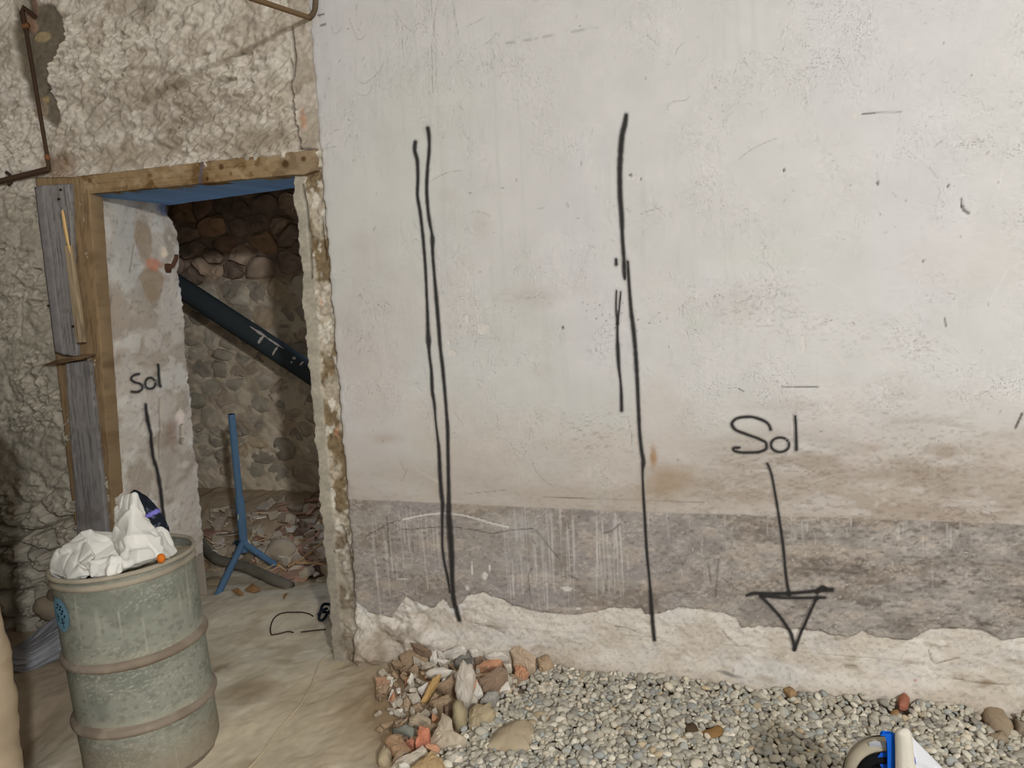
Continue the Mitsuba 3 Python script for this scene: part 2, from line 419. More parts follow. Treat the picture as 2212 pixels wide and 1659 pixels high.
wr.h -= bare * (0.0075 - 0.007 * (wr.noise(8, 83, 4) - 0.5) - 0.007 * (wr.noise(60, 84, 3) - 0.5) - 0.008 * (wr.noise(22, 184, 3) - 0.5))
lump = np.abs(wr.noise(7, 85, 4) - 0.5) * 2
wr.h += bare * left * (0.030 * (0.42 - lump) + 0.026 * (wr.noise(26, 86, 4) - 0.5))
wr.h += 0.035 * wr.blob(*W(800, 1395), 0.10, 0.08, 0.9, 0.3, 9, 87) + 0.03 * wr.blob(*W(905, 1375), 0.12, 0.05, 0.9, 0.3, 9, 88)
wr.h += bare * 0.03 * sst(0.10, -0.05, Z) * (0.5 + wr.noise(5, 89, 3))
wr.lerp(lin(138, 122, 103), bare * left * sst(0.5, 0.72, wr.noise(12, 90, 4)) * 0.6)
# hairline scratch line and chipped layers in the bare strip
wr.lerp(lin(120, 112, 104), wr.stroke(Wp([(997, 1349), (1376, 1372), (1714, 1404), (2097, 1439)]), 0.0012, 0.002) * 0.55)
for pts in (((1025, 1345), (1060, 1352), (1090, 1368)), ((2005, 1402), (2012, 1425), (2020, 1432), (2070, 1420)), ((1329, 1352), (1352, 1353), (1372, 1362)), ((1561, 1362), (1568, 1370), (1577, 1382)), ((2060, 1465), (2130, 1475), (2180, 1477))):
    a = wr.stroke(Wp(pts), 0.004, 0.003); wr.lerp(lin(96, 84, 72), a * 0.7); wr.h -= 0.003 * a
wr.lerp(lin(120, 96, 64), wr.blob(*W(2130, 1472), 0.03, 0.014, 0.8, 0.4, 20, 91) * 0.7)
wr.lerp(lin(170, 92, 56), wr.blob(*W(1976, 1467), 0.005, 0.005, 0.8, 0.4, 40, 92) * 0.8)
a = wr.blob(*W(1577, 1452), 0.05, 0.008, 0.9, 0.4, 20, 93, -0.15); wr.lerp(lin(80, 76, 74), a * 0.75)

# cracks, scratches, holes and old marks
DARK = lin(104, 98, 88)
CR = [((853, 21), (863, 39), (872, 52), (893, 71)), ((872, 55), (871, 91), (872, 109)), ((853, 43), (860, 50), (859, 57)), ((933, 0), (937, 45), (939, 68), (934, 100), (937, 142), (936, 170), (938, 200)),
      ((949, 0), (940, 60), (944, 120), (945, 160), (942, 192)), ((981, 0), (986, 45), (993, 79)), ((772, 12), (774, 58), (784, 73)), ((757, 40), (768, 70), (778, 88), (793, 76)),
      ((777, 174), (787, 182), (803, 174), (818, 160), (833, 133)), ((773, 200), (790, 209), (803, 197), (806, 178)), ((1009, 59), (1030, 50), (1048, 39)), ((1048, 97), (1066, 85), (1075, 73), (1081, 82)),
      ((1741, 9), (1760, 11), (1780, 15)), ((1460, 119), (1466, 105), (1477, 96)), ((1440, 233), (1455, 222), (1479, 219), (1493, 207)), ((2037, 264), (2037, 290)), ((2015, 321), (2026, 310), (2037, 303)),
      ((2112, 301), (2116, 309), (2123, 302)), ((1925, 415), (1936, 428)), ((1580, 508), (1581, 515), (1586, 516)), ((1738, 211), (1743, 228)), ((2004, 360), (2025, 388)), ((1596, 345), (1640, 315), (1680, 300)),
      ((1163, 452), (1174, 450), (1178, 446)), ((1019, 462), (1028, 457), (1045, 460), (1064, 470)), ((933, 393), (950, 382), (965, 375)), ((960, 378), (978, 372), (1003, 370)), ((896, 478), (900, 489), (910, 500)),
      ((1352, 450), (1364, 460)), ((1381, 464), (1432, 448)), ((1150, 990), (1165, 1025), (1200, 1050)), ((1355, 900), (1364, 930), (1366, 960)), ((985, 890), (1004, 918)), ((1272, 530), (1283, 535)),
      ((695, 330), (720, 318), (735, 320)), ((870, 1040), (884, 1010)), ((866, 995), (880, 1020)), ((1005, 1066), (1060, 1060), (1100, 1056)), ((1780, 695), (1800, 690)), ((2190, 222), (2212, 226)), ((705, 205), (705, 215)),
      ((790, 125), (786, 132)), ((720, 60), (728, 75), (740, 62))]
for i, pts in enumerate(CR):
    a = wr.stroke(Wp(spline(pts, 14)), np.array([0.3, 0.7, 1, .6, 1.2, .8, .5, 1, .7, 1.1, .6, .9, .6, .2]) * 0.0022, 0.0022); wr.lerp(DARK * 0.9, a * 0.55); wr.h -= 0.0012 * a
a = wr.stroke(Wp([(1096, 95), (1145, 88), (1205, 76), (1266, 65), (1300, 58)]), 0.006, 0.006) * sst(0.42, 0.62, wr.noise(40, 101, 4)); wr.lerp(DARK, a * 0.5); wr.h -= 0.001 * a
for pts, w in ((((1861, 248), (1888, 246)), 0.005), (((1888, 246), (1945, 242)), 0.003), (((1688, 834), (1766, 835)), 0.004), (((2039, 688), (2041, 704)), 0.005), (((2205, 892), (2191, 923)), 0.008), (((1175, 1073), (1300, 1075), (1470, 1081), (1521, 1083)), 0.0022),
               (((1595, 838), (1607, 845)), 0.004), (((2074, 429), (2075, 448)), 0.005), (((2075, 444), (2080, 455), (2090, 461)), 0.008), (((690, 35), (703, 33)), 0.006), (((695, 57), (706, 54)), 0.006), (((692, 30), (694, 38)), 0.003)):
    a = wr.stroke(Wp(pts), w, 0.002); wr.lerp(lin(66, 62, 58), a * 0.8); wr.h -= 0.002 * a
for px, py, r in ((1362, 379, 0.008), (1216, 706, 0.007), (1692, 367, 0.006), (1894, 395, 0.006), (1384, 386, 0.003), (2045, 402, 0.004), (1992, 563, 0.003)):
    a = wr.stroke([W(px, py), W(px + 1, py + 3)], r, 0.002); wr.lerp(lin(70, 64, 55), a * 0.9); wr.h -= 0.008 * a
for k in range(34):
    px, py = r0.uniform(1255, 1450), r0.normal(672, 32)
    wr.lerp(lin(62, 60, 58), wr.stroke([W(px, py), W(px + 1, py + 1)], r0.uniform(0.001, 0.004), 0.0015) * 0.85)
for k in range(120):
    px, py = r0.uniform(700, 2200), r0.uniform(20, 1050)
    wr.lerp(lin(110, 104, 95), wr.stroke([W(px, py), W(px + r0.normal(0, 3), py + r0.normal(0, 4))], r0.uniform(0.001, 0.0045), 0.002) * r0.uniform(0.3, 0.8))
for k in range(70):
    px, py = r0.uniform(750, 2200), r0.uniform(100, 1060); a = W(px, py); ang = r0.normal(0.35, 0.5) if r0.random() < 0.6 else r0.uniform(0, 6.28); ln = r0.uniform(0.02, 0.12)
    wr.lerp(lin(222, 217, 208), wr.stroke([a, a + [ln * math.cos(ang), ln * math.sin(ang)]], [0.0012, 0.003], 0.0025) * r0.uniform(0.2, 0.6))
for px, py, rx, rz in ((1013, 690, 0.007, 0.018), (1050, 710, 0.03, 0.02), (980, 762, 0.018, 0.014), (973, 738, 0.006, 0.012), (1017, 630, 0.004, 0.02), (1366, 385, 0.012, 0.008), (1735, 745, 0.004, 0.03), (1848, 252, 0.008, 0.008)):
    a = wr.blob(*W(px, py), rx, rz, 0.3, 0.7, 45, int(px)); wr.lerp(lin(214, 207, 198), a * 0.9); wr.h -= 0.002 * a
for pts in (((1800, 755), (1824, 790)), ((1866, 760), (1890, 785)), ((1895, 770), (1950, 800)), ((1925, 815), (1940, 835))):
    wr.lerp(lin(216, 206, 195), wr.stroke(Wp(pts), 0.004, 0.003) * 0.7)
# scraped arc across the dado and the crack under it
wr.lerp(lin(225, 221, 214), wr.stroke(Wp([(871, 1121), (900, 1114), (930, 1109), (961, 1106), (1001, 1111), (1040, 1121), (1058, 1127), (1100, 1137)]), 0.0055, 0.002) * 0.95)
a = wr.stroke(Wp([(794, 1157), (822, 1140), (850, 1126), (871, 1121)]), 0.003, 0.002); wr.lerp(lin(84, 78, 72), a * 0.8)
a = wr.stroke(Wp([(864, 1142), (900, 1141), (924, 1138), (975, 1135), (1021, 1142), (1065, 1151), (1108, 1143), (1152, 1140), (1170, 1156), (1189, 1181), (1209, 1204)]), 0.0035, 0.0025); wr.lerp(lin(78, 72, 66), a * 0.85); wr.h -= 0.002 * a

# ---- spray paint strokes: (points in the photo, widths in photo pixels)
SPRAY = {
    'A': ([(901, 307), (899, 324), (905, 350), (906, 388), (905, 417), (911, 460), (917, 512), (922, 570), (925, 634), (927, 683), (928, 716), (929, 735), (931, 767), (935, 802), (937, 843), (941, 869), (944, 906), (948, 941), (951, 967), (953, 1016), (956, 1060), (959, 1091), (958, 1120), (958, 1171), (961, 1204), (970, 1248), (975, 1278)],
          [9, 9, 8, 7, 7, 7, 7.5, 6.5, 5.5, 7, 9, 13, 6, 7, 7.5, 7, 4, 5, 8, 9, 10, 9, 6, 4.5, 5, 6, 5]),
    'B': ([(927, 277), (930, 298), (930.5, 312), (930, 330), (927, 362), (925, 408), (927, 446), (932, 484), (936, 504), (937.5, 518), (938, 541), (941, 585), (948, 669), (951, 707), (954, 747), (959, 793), (964, 848), (967, 886), (970, 929), (971, 1002), (972, 1060), (972, 1103), (974.6, 1144), (978, 1204), (980, 1271), (986, 1311), (993, 1340)],
          [9, 9, 6, 7.5, 7.5, 8, 8, 7, 5, 13, 7, 7, 9, 9, 8, 8, 7, 7, 9, 8, 9, 14, 15, 14, 11, 11, 11]),
    'C': ([(1354, 249), (1351, 269), (1345, 295), (1342, 330), (1340, 374), (1340.6, 417), (1344, 469), (1346, 518), (1349, 562), (1350, 585), (1351, 603)], [9, 13, 14, 13, 12.5, 12, 11, 9, 8, 12, 5]),
    'E': ([(1356.5, 565), (1361, 628), (1365, 677), (1368, 698), (1374, 761), (1378, 828), (1380.5, 886), (1382.5, 929), (1387, 973), (1390.6, 996), (1389, 1016), (1390, 1051), (1393, 1103), (1398, 1188), (1404, 1251), (1407, 1294), (1410, 1340), (1414, 1382)],
          [7, 7, 9, 10, 10, 9, 8, 8, 8, 10, 4, 5, 6, 6, 5, 9, 10, 9]),
    'D': ([(1333, 628), (1332, 669), (1335, 698), (1335, 721), (1335.7, 747), (1338, 790), (1342, 825), (1343.5, 854), (1344, 886)], [3, 3, 5, 5, 9, 7, 4.5, 7.5, 8]),
    'D2': ([(1342, 630), (1338, 675), (1335, 700)], [2.5, 3, 3]),
    'dot': ([(1332, 560), (1332.5, 572)], [7, 7]),
    'S': ([(1664.6, 927), (1659, 914), (1644.7, 905), (1619, 898.6), (1603, 899.5), (1590, 903), (1581, 914), (1587, 925), (1612, 936), (1641, 947), (1655, 956), (1655.6, 965), (1634, 975), (1608, 976), (1587, 972), (1584, 968), (1598, 965)], [6, 6, 7, 6, 6, 6, 8, 7, 6, 6, 6, 6, 6, 6, 6, 8, 5]),
    'o': ([(1684.5 + 19.5 * math.cos(t), 958.7 + 15.5 * math.sin(t)) for t in np.linspace(-0.7, 2 * math.pi - 0.6, 26)], [5.5] * 26),
    'l': ([(1717, 897), (1719, 930), (1719.6, 970)], [5, 6, 7.5]),
    'stem': ([(1657, 999), (1664.6, 1017), (1674, 1064), (1684.5, 1129), (1692, 1184), (1697, 1238), (1704, 1280)], [5, 5, 5, 5.5, 6, 6, 8]),
    'top': ([(1612, 1283), (1630, 1278), (1681, 1279), (1731, 1276), (1768, 1272), (1798, 1270)], [6, 8, 8.5, 8, 9, 11]),
    'top2': ([(1645, 1283), (1703, 1288), (1782, 1287)], [5, 6, 6]),
    'hook': ([(1764, 1278), (1777, 1264), (1784, 1270)], [6, 8, 6]),
    'vl': ([(1643, 1285), (1666, 1307), (1695, 1343), (1710, 1372), (1715, 1401)], [7, 7, 7, 8, 6]),
    'vr': ([(1764, 1287), (1746, 1325), (1728, 1368), (1716, 1401)], [7, 7, 7, 6]),
}
for k, (pts, w) in SPRAY.items():       # overspray
    s = Wp(spline(np.c_[np.array(pts), np.array(w)], max(24, len(pts) * 5))[:, :2])
    ww = np.interp(np.linspace(0, 1, len(s)), np.linspace(0, 1, len(w)), w) * PXM
    wr.lerp(lin(80, 78, 75), wr.stroke(s, ww * 0.9, 0.009) * 0.7)

xe = XE + 0.010 * (nz(np.c_[wr.zs * 0, wr.zs * 0, wr.zs], 22, 5, 4) - 0.5) * 2 + 0.012 * sst(0.3, 0.1, wr.zs) * -1
XX = np.maximum(X, xe[None, :])
flat = np.maximum(XX - xe[None, :], 0)
hh = wr.h - 0.010 * np.exp(-flat / 0.006)
YY = -hh
first = np.argmax(X > xe[None, :], axis=0)
for j in range(wr.nz):
    YY[:max(first[j] - 1, 0), j] = 0.03
    YY[max(first[j] - 1, 0), j] = 0.0
V = np.stack([XX, YY, Z], -1).reshape(-1, 3)
keep = np.ones((wr.nx - 1, wr.nz - 1), bool)
keep[(np.arange(wr.nx - 1)[:, None] + 1) < (first[None, :-1] - 3)] = False
Fq = grid_faces(wr.nx, wr.nz).reshape(-1, 4)[keep.ravel()]
f = np.vstack([Fq[:, [0, 1, 2]], Fq[:, [0, 2, 3]]])
nv = len(V)
V = np.vstack([V, [[1.3, -0.013, -0.2], [3.6, -0.013, -0.2], [3.6, -0.013, 3.3], [1.3, -0.013, 3.3], [-1.66, -0.0, 2.81], [1.3, -0.013, 2.81], [1.3, -0.013, 3.3], [-1.66, 0.0, 3.3]]])
f = np.vstack([f, nv + np.array([[0, 1, 2], [0, 2, 3], [4, 5, 6], [4, 6, 7]])])
col = np.vstack([wr.col.reshape(-1, 3), np.tile(C_WHITE, (8, 1))])
add('wall_right', (V, f), 'm_plaster', col, kind='structure', label='whitewashed plaster wall with a grey dado, scratched and spray-painted')


def ribbon(strokes, surf, tone, lift=0.0018, widen=0.8, seed=0):
    """spray strokes lying on a surface, thinning out at their edges; surf(px, py, lift) -> point, tone(px, py) -> the colour under it"""
    ms, cs = [], []
    for si, (pts, w) in enumerate(strokes):
        q = spline(np.c_[np.array(pts, float), np.array(w, float)], max(14, int(np.linalg.norm(np.diff(np.array(pts, float), axis=0), axis=1).sum() / 3.2)))
        p2, ww = q[:, :2], q[:, 2] * widen
        tg = np.gradient(p2, axis=0); tg /= np.linalg.norm(tg, axis=1, keepdims=True) + 1e-9
        nm = np.c_[-tg[:, 1], tg[:, 0]]
        jit = 1 + 0.2 * (nz(np.c_[p2, p2[:, 0] * 0], 0.11, seed + si, 2)[:, None] - 0.5) * 2
        G = np.stack([p2 + nm * ((ww / 2)[:, None] * min(1, abs(k)) * jit + max(0, abs(k) - 1) * 2.2) * np.sign(k) for k in (-2, -1, -0.5, 0.5, 1, 2)], 1)
        ends = [G[:1] * 0.6 + G[:1].mean(1, keepdims=True) * 0.4 - tg[0] * (ww[0] * 0.4 + 1.5), G[-1:] * 0.6 + G[-1:].mean(1, keepdims=True) * 0.4 + tg[-1] * (ww[-1] * 0.4 + 1.5)]
        G = np.concatenate([ends[0], G, ends[1]])
        a = np.tile([0.85, 0.30, 0.0, 0.0, 0.30, 0.85], (len(G), 1)); a[[0, -1]] = 0.85
        dry = 0.22 * nz(np.c_[G.reshape(-1, 2), 0 * G.reshape(-1, 2)[:, :1]], 0.35, 9 + seed, 2)
        flat = G.reshape(-1, 2)
        v = np.array([surf(x, y, lift + 0.0004 * si) for x, y in flat])
        under = np.array([tone(x, y) for x, y in flat])
        t = np.clip(a.reshape(-1) + dry * 0.35, 0, 1)[:, None]
        for sj, (po, wo) in enumerate(strokes):          # no pale edge where one stroke crosses another
            if sj != si:
                o_ = spline(np.c_[np.array(po, float), np.array(wo, float)], 160)
                d_ = np.linalg.norm(flat[:, None] - o_[None, :, :2], axis=2)
                t[(d_ < o_[None, :, 2] * 0.55 + 1.5).any(1)] *= 0.1
        cs.append(BLACK * (1 - t) + under * t)
        f4 = grid_faces(len(G), 6, True)
        ms.append((v, np.vstack([f4[:, [0, 1, 2]], f4[:, [0, 2, 3]]])))
    return concat(ms), np.vstack(cs)


BLACK = lin(48, 46, 45)


def wall_tone(px, py):
    q = W(px, py); return wr.sample(q[0], q[1], wr.col)


def on_wall(px, py, lift):
    q = W(px, py)
    return np.array([q[0], -float(wr.sample(q[0], q[1], wr.h)) - lift, q[1]])


for ks, nm_, lab in ((('A',), 'spray_line', 'thin wavering black spray line, left one of the close pair'), (('B',), 'spray_line', 'black spray line, right one of the close pair, thick at the dado'),
                     (('C',), 'spray_line', 'thick upper stroke of the tall black spray line'), (('E',), 'spray_line', 'long lower stroke of the tall black spray line running down to the bare plaster'),
                     (('D', 'D2', 'dot'), 'spray_line', 'short dripping black spray mark beside the tall line'), (('S', 'o', 'l'), 'spray_lettering', 'the word Sol sprayed in black'),
                     (('stem', 'top', 'top2', 'hook', 'vl', 'vr'), 'spray_arrow', 'black sprayed arrow pointing down with a triangular head')):
    m_, c_ = ribbon([SPRAY[k] for k in ks], on_wall, wall_tone, seed=len(nm_))
    add(nm_, m_, 'm_flat', c_, parent='wall_right', label=lab)

# ================================================================== wall_left: rough bare wall round the doorway
wl = Paint(-3.95, -1.60, -0.32, 2.95, 0.005)
X, Z = wl.X, wl.Z


def vor_bulge(P, cell_x, cell_z, seed, jit=0.8):
    """stones bulging under a thin render: 0 at the joints, 1 in the middle; and a random number per stone"""
    u, v = P[..., 0] / cell_x, P[..., 2] / cell_z
    w = 0.35 * (nz(P, 6, seed, 3) - 0.5)
    u, v = u + w, v + 0.35 * (nz(P, 6, seed + 9, 3) - 0.5)
    iu, iv = np.floor(u), np.floor(v)
    f1 = np.full(u.shape, 9.0); f2 = f1.copy(); rid = np.zeros(u.shape)

    def hsh(a, b, k):
        q = np.sin(a * 127.1 + b * 311.7 + k * 74.7 + seed * 13.3) * 43758.5453
        return q - np.floor(q)
    for a in (-1, 0, 1):
        for b in (-1, 0, 1):
            ca, cb = iu + a, iv + b
            d = np.hypot(ca + 0.5 + jit * (hsh(ca, cb, 1) - 0.5) - u, cb + 0.5 + jit * (hsh(ca, cb, 2) - 0.5) - v)
            rid = np.where(d < f1, hsh(ca, cb, 3), rid)
            f2 = np.minimum(np.maximum(f1, d), f2); f1 = np.minimum(f1, d)
    return sst(0.0, 0.4, f2 - f1), rid


L0, L1, L2 = lin(206, 197, 182), lin(180, 168, 151), lin(152, 138, 120)
n1 = wl.noise(3, 111, 4); n2 = wl.noise(9, 112, 5); n3 = wl.noise(30, 113, 4)
wl.col[:] = L0
wl.lerp(L1, sst(0.46, 0.62, n2) * 0.75)
wl.lerp(L2, sst(0.56, 0.7, n1) * 0.5)
wl.lerp(lin(206, 197, 184), sst(0.55, 0.68, wl.noise(13, 114, 4)) * 0.7)
wl.lerp(lin(112, 99, 84), sst(0.6, 0.74, n3) * 0.45)
bul, rid = vor_bulge(wl.P, 0.17, 0.12, 5)
ridged = 1 - np.abs(2 * wl.noise(14, 115, 4, 1.0, 1.25) - 1)
fine = wl.noise(45, 116, 4)
shear = wl.P @ np.array([[0.8, 0, 0.6], [0, 1, 0], [-0.6, 0, 0.8]]).T
trow = 1 - np.abs(2 * nz(shear * np.array([1, 1, 2.1]), 13, 117, 4) - 1)
up = sst(2.08, 2.25, Z)
rid2 = 1 - np.abs(2 * wl.noise(34, 215, 3, 0.8, 1.2) - 1)
rid3 = 1 - np.abs(2 * wl.noise(20, 216, 4, 1.1, 1.0) - 1)
patchy = 0.35 + 1.0 * sst(0.38, 0.62, wl.noise(5, 217, 3))
shr = wl.P @ np.array([[0.9, 0, -0.44], [0, 1, 0], [0.44, 0, 0.9]])
stk_ = 1 - np.abs(2 * nz(shr * np.array([0.55, 1, 1.5]), 22, 218, 3) - 1)
wl.h = 0.009 * bul + 0.010 * (ridged - 0.6) + patchy * (0.012 * (fine - 0.5) + 0.010 * (rid2 ** 2 - 0.5) + 0.014 * (stk_ ** 2 - 0.5)) + up * (0.012 * (trow - 0.65) - 0.010 * (rid3 ** 3 - 0.4)) + 0.035 * (wl.noise(3.2, 118, 3) - 0.5)
# the lower left: bare field stones in dark mortar
lowst = sst(0.62, 0.5, Z + 0.25 * (n1 - 0.5)) * sst(-2.9, -3.0, X)
wl.h += lowst * 0.04 * (bul - 0.5)
wl.lerp(lin(166, 156, 140), lowst * 0.7)
wl.lerp(lin(165, 152, 134), lowst * sst(0.55, 0.7, wl.noise(12, 119, 4)) * 0.8)
# big discoloured areas
for (px, py, rx, rz, c, a, ro) in ((75, 500, 0.16, 0.16, (168, 166, 152), 0.55, 0), (60, 700, 0.2, 0.14, (150, 138, 122), 0.7, 0), (70, 640, 0.12, 0.05, (136, 124, 108), 0.5, 0), (70, 945, 0.16, 0.2, (150, 137, 122), 0.75, 0),
                                   (95, 810, 0.07, 0.04, (185, 178, 165), 0.6, 0), (60, 1075, 0.2, 0.06, (170, 160, 146), 0.6, 0), (550, 300, 0.28, 0.06, (146, 131, 111), 0.75, 0), (270, 340, 0.26, 0.06, (150, 132, 110), 0.6, 0),
                                   (420, 250, 0.3, 0.08, (150, 136, 118), 0.4, 0), (310, 20, 0.1, 0.06, (120, 106, 88), 0.6, 0), (480, 300, 0.12, 0.05, (190, 180, 165), 0.5, 0)):
    wl.lerp(lin(c), wl.blob(*W(px, py), rx, rz, 0.8, 0.6, 9, int(px * 3 + py), ro) * a)
flk = sst(0.6, 0.7, wl.noise(40, 120, 4)) * wl.blob(*W(80, 960), 0.22, 0.28, 0.8, 0.4, 7, 121)
wl.lerp(lin(200, 192, 178), flk * 0.8)
# cement patch in the upper left, a brick and a yellow stone showing in it
q = wl.blob(*W(72, 110), 0.085, 0.27, 0.12, 0.35, 9, 122, 0.06); q = np.maximum(q, wl.blob(*W(95, 70), 0.11, 0.13, 0.12, 0.3, 9, 123)); q = np.maximum(q, wl.blob(*W(100, 215), 0.05, 0.12, 0.15, 0.3, 9, 124, 0.3))
wl.lerp(lin(104, 95, 79) * (0.8 + 0.5 * wl.noise(18, 125, 4))[..., None], q * 0.92)
wl.h = wl.h * (1 - 0.75 * q) - 0.012 * q + 0.004 * q * (fine - 0.5)
for px, py, rx, rz, c in ((66, 50, 0.03, 0.045, (156, 122, 100)), (90, 78, 0.05, 0.022, (164, 146, 112)), (72, 8, 0.018, 0.05, (128, 100, 84)), (97, 215, 0.02, 0.018, (158, 136, 96)), (90, 235, 0.03, 0.05, (150, 132, 112)), (48, 12, 0.03, 0.05, (170, 160, 145))):
    b = wl.blob(*W(px, py), rx, rz, 0.25, 0.4, 22, int(px * 7)); wl.lerp(lin(c), b * 0.85); wl.h += 0.005 * b
# brown earth patch beside the top of the frame
wl.lerp(lin(136, 108, 82), wl.blob(*W(120, 355), 0.13, 0.07, 0.6, 0.45, 12, 126) * 0.75)
for px, py, r in ((100, 195, 0.012), (128, 130, 0.008), (268, 75, 0.01), (60, 545, 0.007), (85, 585, 0.02), (8, 545, 0.02), (12, 530, 0.012)):
    b = wl.blob(*W(px, py), r, r * 0.7, 0.4, 0.5, 40, int(px)); wl.h -= 0.03 * b; wl.lerp(lin(74, 62, 50), b * 0.8)
for pts in (((265, 70), (282, 82)), ((440, 118), (455, 120)), ((470, 175), (515, 172)), ((520, 115), (545, 117)), ((560, 125), (575, 130)), ((630, 130), (634, 165)), ((120, 208), (140, 214)), ((45, 375), (44, 380)), ((45, 635), (46, 690), (47, 725)), ((20, 1105), (76, 1120)), ((150, 1000), (105, 1070))):
    a = wl.stroke(Wp(pts), 0.010, 0.006); wl.h -= 0.016 * a; wl.lerp(lin(84, 70, 56), a * 0.5)
# pier right of the doorway: smooth mortar strip, then broken plaster with brick crumbs
xr0 = -1.758
pier = sst(-1.79, -1.775, X)
strip = 0.055 + 0.012 * (wl.noise(7, 131, 3) - 0.5) * 2 + 0.008 * (wl.noise(30, 132, 3) - 0.5)
inner = sst(strip + 0.002, strip - 0.002, X - xr0) * (Z < 2.03)
outer = pier * (1 - inner) * (Z < 2.03)
hp = -0.004 + 0.004 * (wl.noise(14, 133, 4) - 0.5)
ho = -0.010 + 0.030 * (wl.noise(26, 134, 4) - 0.5) + 0.012 * (wl.noise(70, 135, 3) - 0.5)
wl.h = np.where(pier * (Z < 2.03) > 0.5, inner * hp + (1 - inner) * ho, wl.h)
wl.lerp(lin(170, 162, 146) * (0.75 + 0.5 * wl.noise(17, 136, 4))[..., None], inner)
oc = np.ones_like(wl.col) * lin(184, 172, 152)
oc += (lin(132, 114, 88) - oc) * sst(0.45, 0.6, wl.noise(15, 137, 4, 1, 0.6))[..., None]
oc += (lin(218, 210, 196) - oc) * (sst(0.55, 0.66, wl.noise(24, 138, 4, 1.3, 0.7)) * 0.9)[..., None]
oc *= (1 - 0.3 * sst(0.6, 0.7, wl.noise(50, 139, 3)))[..., None]
wl.col += (oc - wl.col) * outer[..., None]
for px, py, rx, rz in ((693, 655, 0.012, 0.014), (726, 935, 0.010, 0.03), (655, 240, 0.012, 0.035), (693, 640, 0.006, 0.006)):
    wl.lerp(lin(190, 130, 96), wl.blob(*W(px, py), rx, rz, 0.6, 0.9, 50, int(py)) * 0.6)
wl.lerp(lin(130, 122, 112), pier * sst(0.62, 0.35, Z + 0.2 * (n1 - 0.5)) * 0.45)
wl.lerp(lin(120, 108, 92), pier * sst(0.5, 0.7, wl.noise(10, 140, 4)) * sst(0.4, 0.2, Z) * 0.7)
# strip of old edge plaster above the beam, beside the white wall
top = (Z > 2.09) * sst(-1.712, -1.70, X + 0.012 * (wl.noise(12, 141, 3) - 0.5))
wl.h = wl.h * (1 - 0.7 * top) + 0.004 * top
wl.lerp(lin(168, 155, 138), top * 0.75)
wl.lerp(lin(196, 186, 172), top * sst(0.5, 0.62, wl.noise(16, 142, 4, 1.4, 0.6)) * 0.8)
wl.lerp(lin(200, 154, 124), wl.blob(*W(657, 258), 0.018, 0.035, 0.6, 0.8, 34, 143) * 0.7)
for pts in (((632, 60), (640, 130), (632, 195), (640, 262), (648, 295), (650, 322)), ((650, 322), (686, 325)), ((652, 400), (660, 440), (668, 520), (672, 600)), ((692, 470), (697, 520), (700, 560)), ((735, 1135), (752, 1190), (762, 1270))):
    a = wl.stroke(Wp(pts), 0.007, 0.004); wl.h -= 0.014 * a; wl.lerp(lin(70, 58, 46), a * 0.75)
wl.col *= (0.80 + 0.40 * wl.noise(85, 219, 2))[..., None]
zl = wl.zs
xl = np.interp(zl, [-0.3, 0.6, 2.0], [-2.87, -2.852, -2.80]) + 0.006 * (nz(np.c_[zl * 0, zl * 0, zl], 15, 3, 3) - 0.5)
xr = xr0 + 0.011 * (nz(np.c_[zl * 0, zl * 0, zl], 11, 4, 3) - 0.5) * 2 + 0.006 * (nz(np.c_[zl * 0, zl * 0, zl], 40, 6, 2) - 0.5) * 2
opening = zl < 2.055
XX, YY = X.copy(), -wl.h.copy()
keep = np.ones((wl.nx - 1, wl.nz - 1), bool)
for j in np.nonzero(opening)[0]:
    il = np.searchsorted(wl.xs, xl[j]); ir = np.searchsorted(wl.xs, xr[j])
    XX[il, j] = xl[j]; XX[il + 1, j] = xl[j]; YY[il, j] += 0.004; YY[il + 1, j] = 0.05
    XX[ir - 1, j] = xr[j]; YY[ir - 1, j] += 0.003
    for k, yy in ((2, 0.012), (3, 0.2), (4, 0.4), (5, 0.56)):
        XX[ir - k, j] = xr[j] + (0.004 if k == 2 else 0.0); YY[ir - k, j] = yy
    if j < wl.nz - 1:
        keep[il + 1:ir - 5, j] = False
f4 = grid_faces(wl.nx, wl.nz)[keep.ravel()]
f = np.vstack([f4[:, [0, 1, 2]], f4[:, [0, 2, 3]]])
V = np.stack([XX, YY, Z], -1).reshape(-1, 3)
nv = len(V)
V = np.vstack([V, [[-4.6, 0, -0.4], [-3.95, 0, -0.4], [-3.95, 0, 3.3], [-4.6, 0, 3.3], [-3.95, 0, 2.95], [-1.6, 0, 2.95], [-1.6, 0, 3.3], [-3.95, 0, 3.3],
                   [-4.6, 0.56, -0.4], [-2.84, 0.56, -0.4], [-2.84, 0.56, 2.3], [-4.6, 0.56, 2.3], [-1.758, 0.56, -0.4], [-1.0, 0.56, -0.4], [-1.0, 0.56, 2.6], [-1.758, 0.56, 2.6],
                   [-4.6, 0.56, 2.07], [-1.758, 0.56, 2.07], [-1.758, 0.56, 2.6], [-4.6, 0.56, 2.6], [-2.84, 0.03, 2.07], [-1.758, 0.03, 2.07], [-1.758, 0.56, 2.07], [-2.84, 0.56, 2.07]]])
f = np.vstack([f, nv + np.array([[4 * k + a for a in t] for k in range(6) for t in ((0, 1, 2), (0, 2, 3))])])
add('wall_left', (V, f), 'm_rough', np.vstack([wl.col.reshape(-1, 3), np.tile(L1, (24, 1))]), kind='structure', label='rough bare stone and mortar wall around the doorway')


def on_left(px, py, lift):
    q = W(px, py); return np.array([q[0], -float(wl.sample(q[0], q[1], wl.h)) - lift, q[1]])


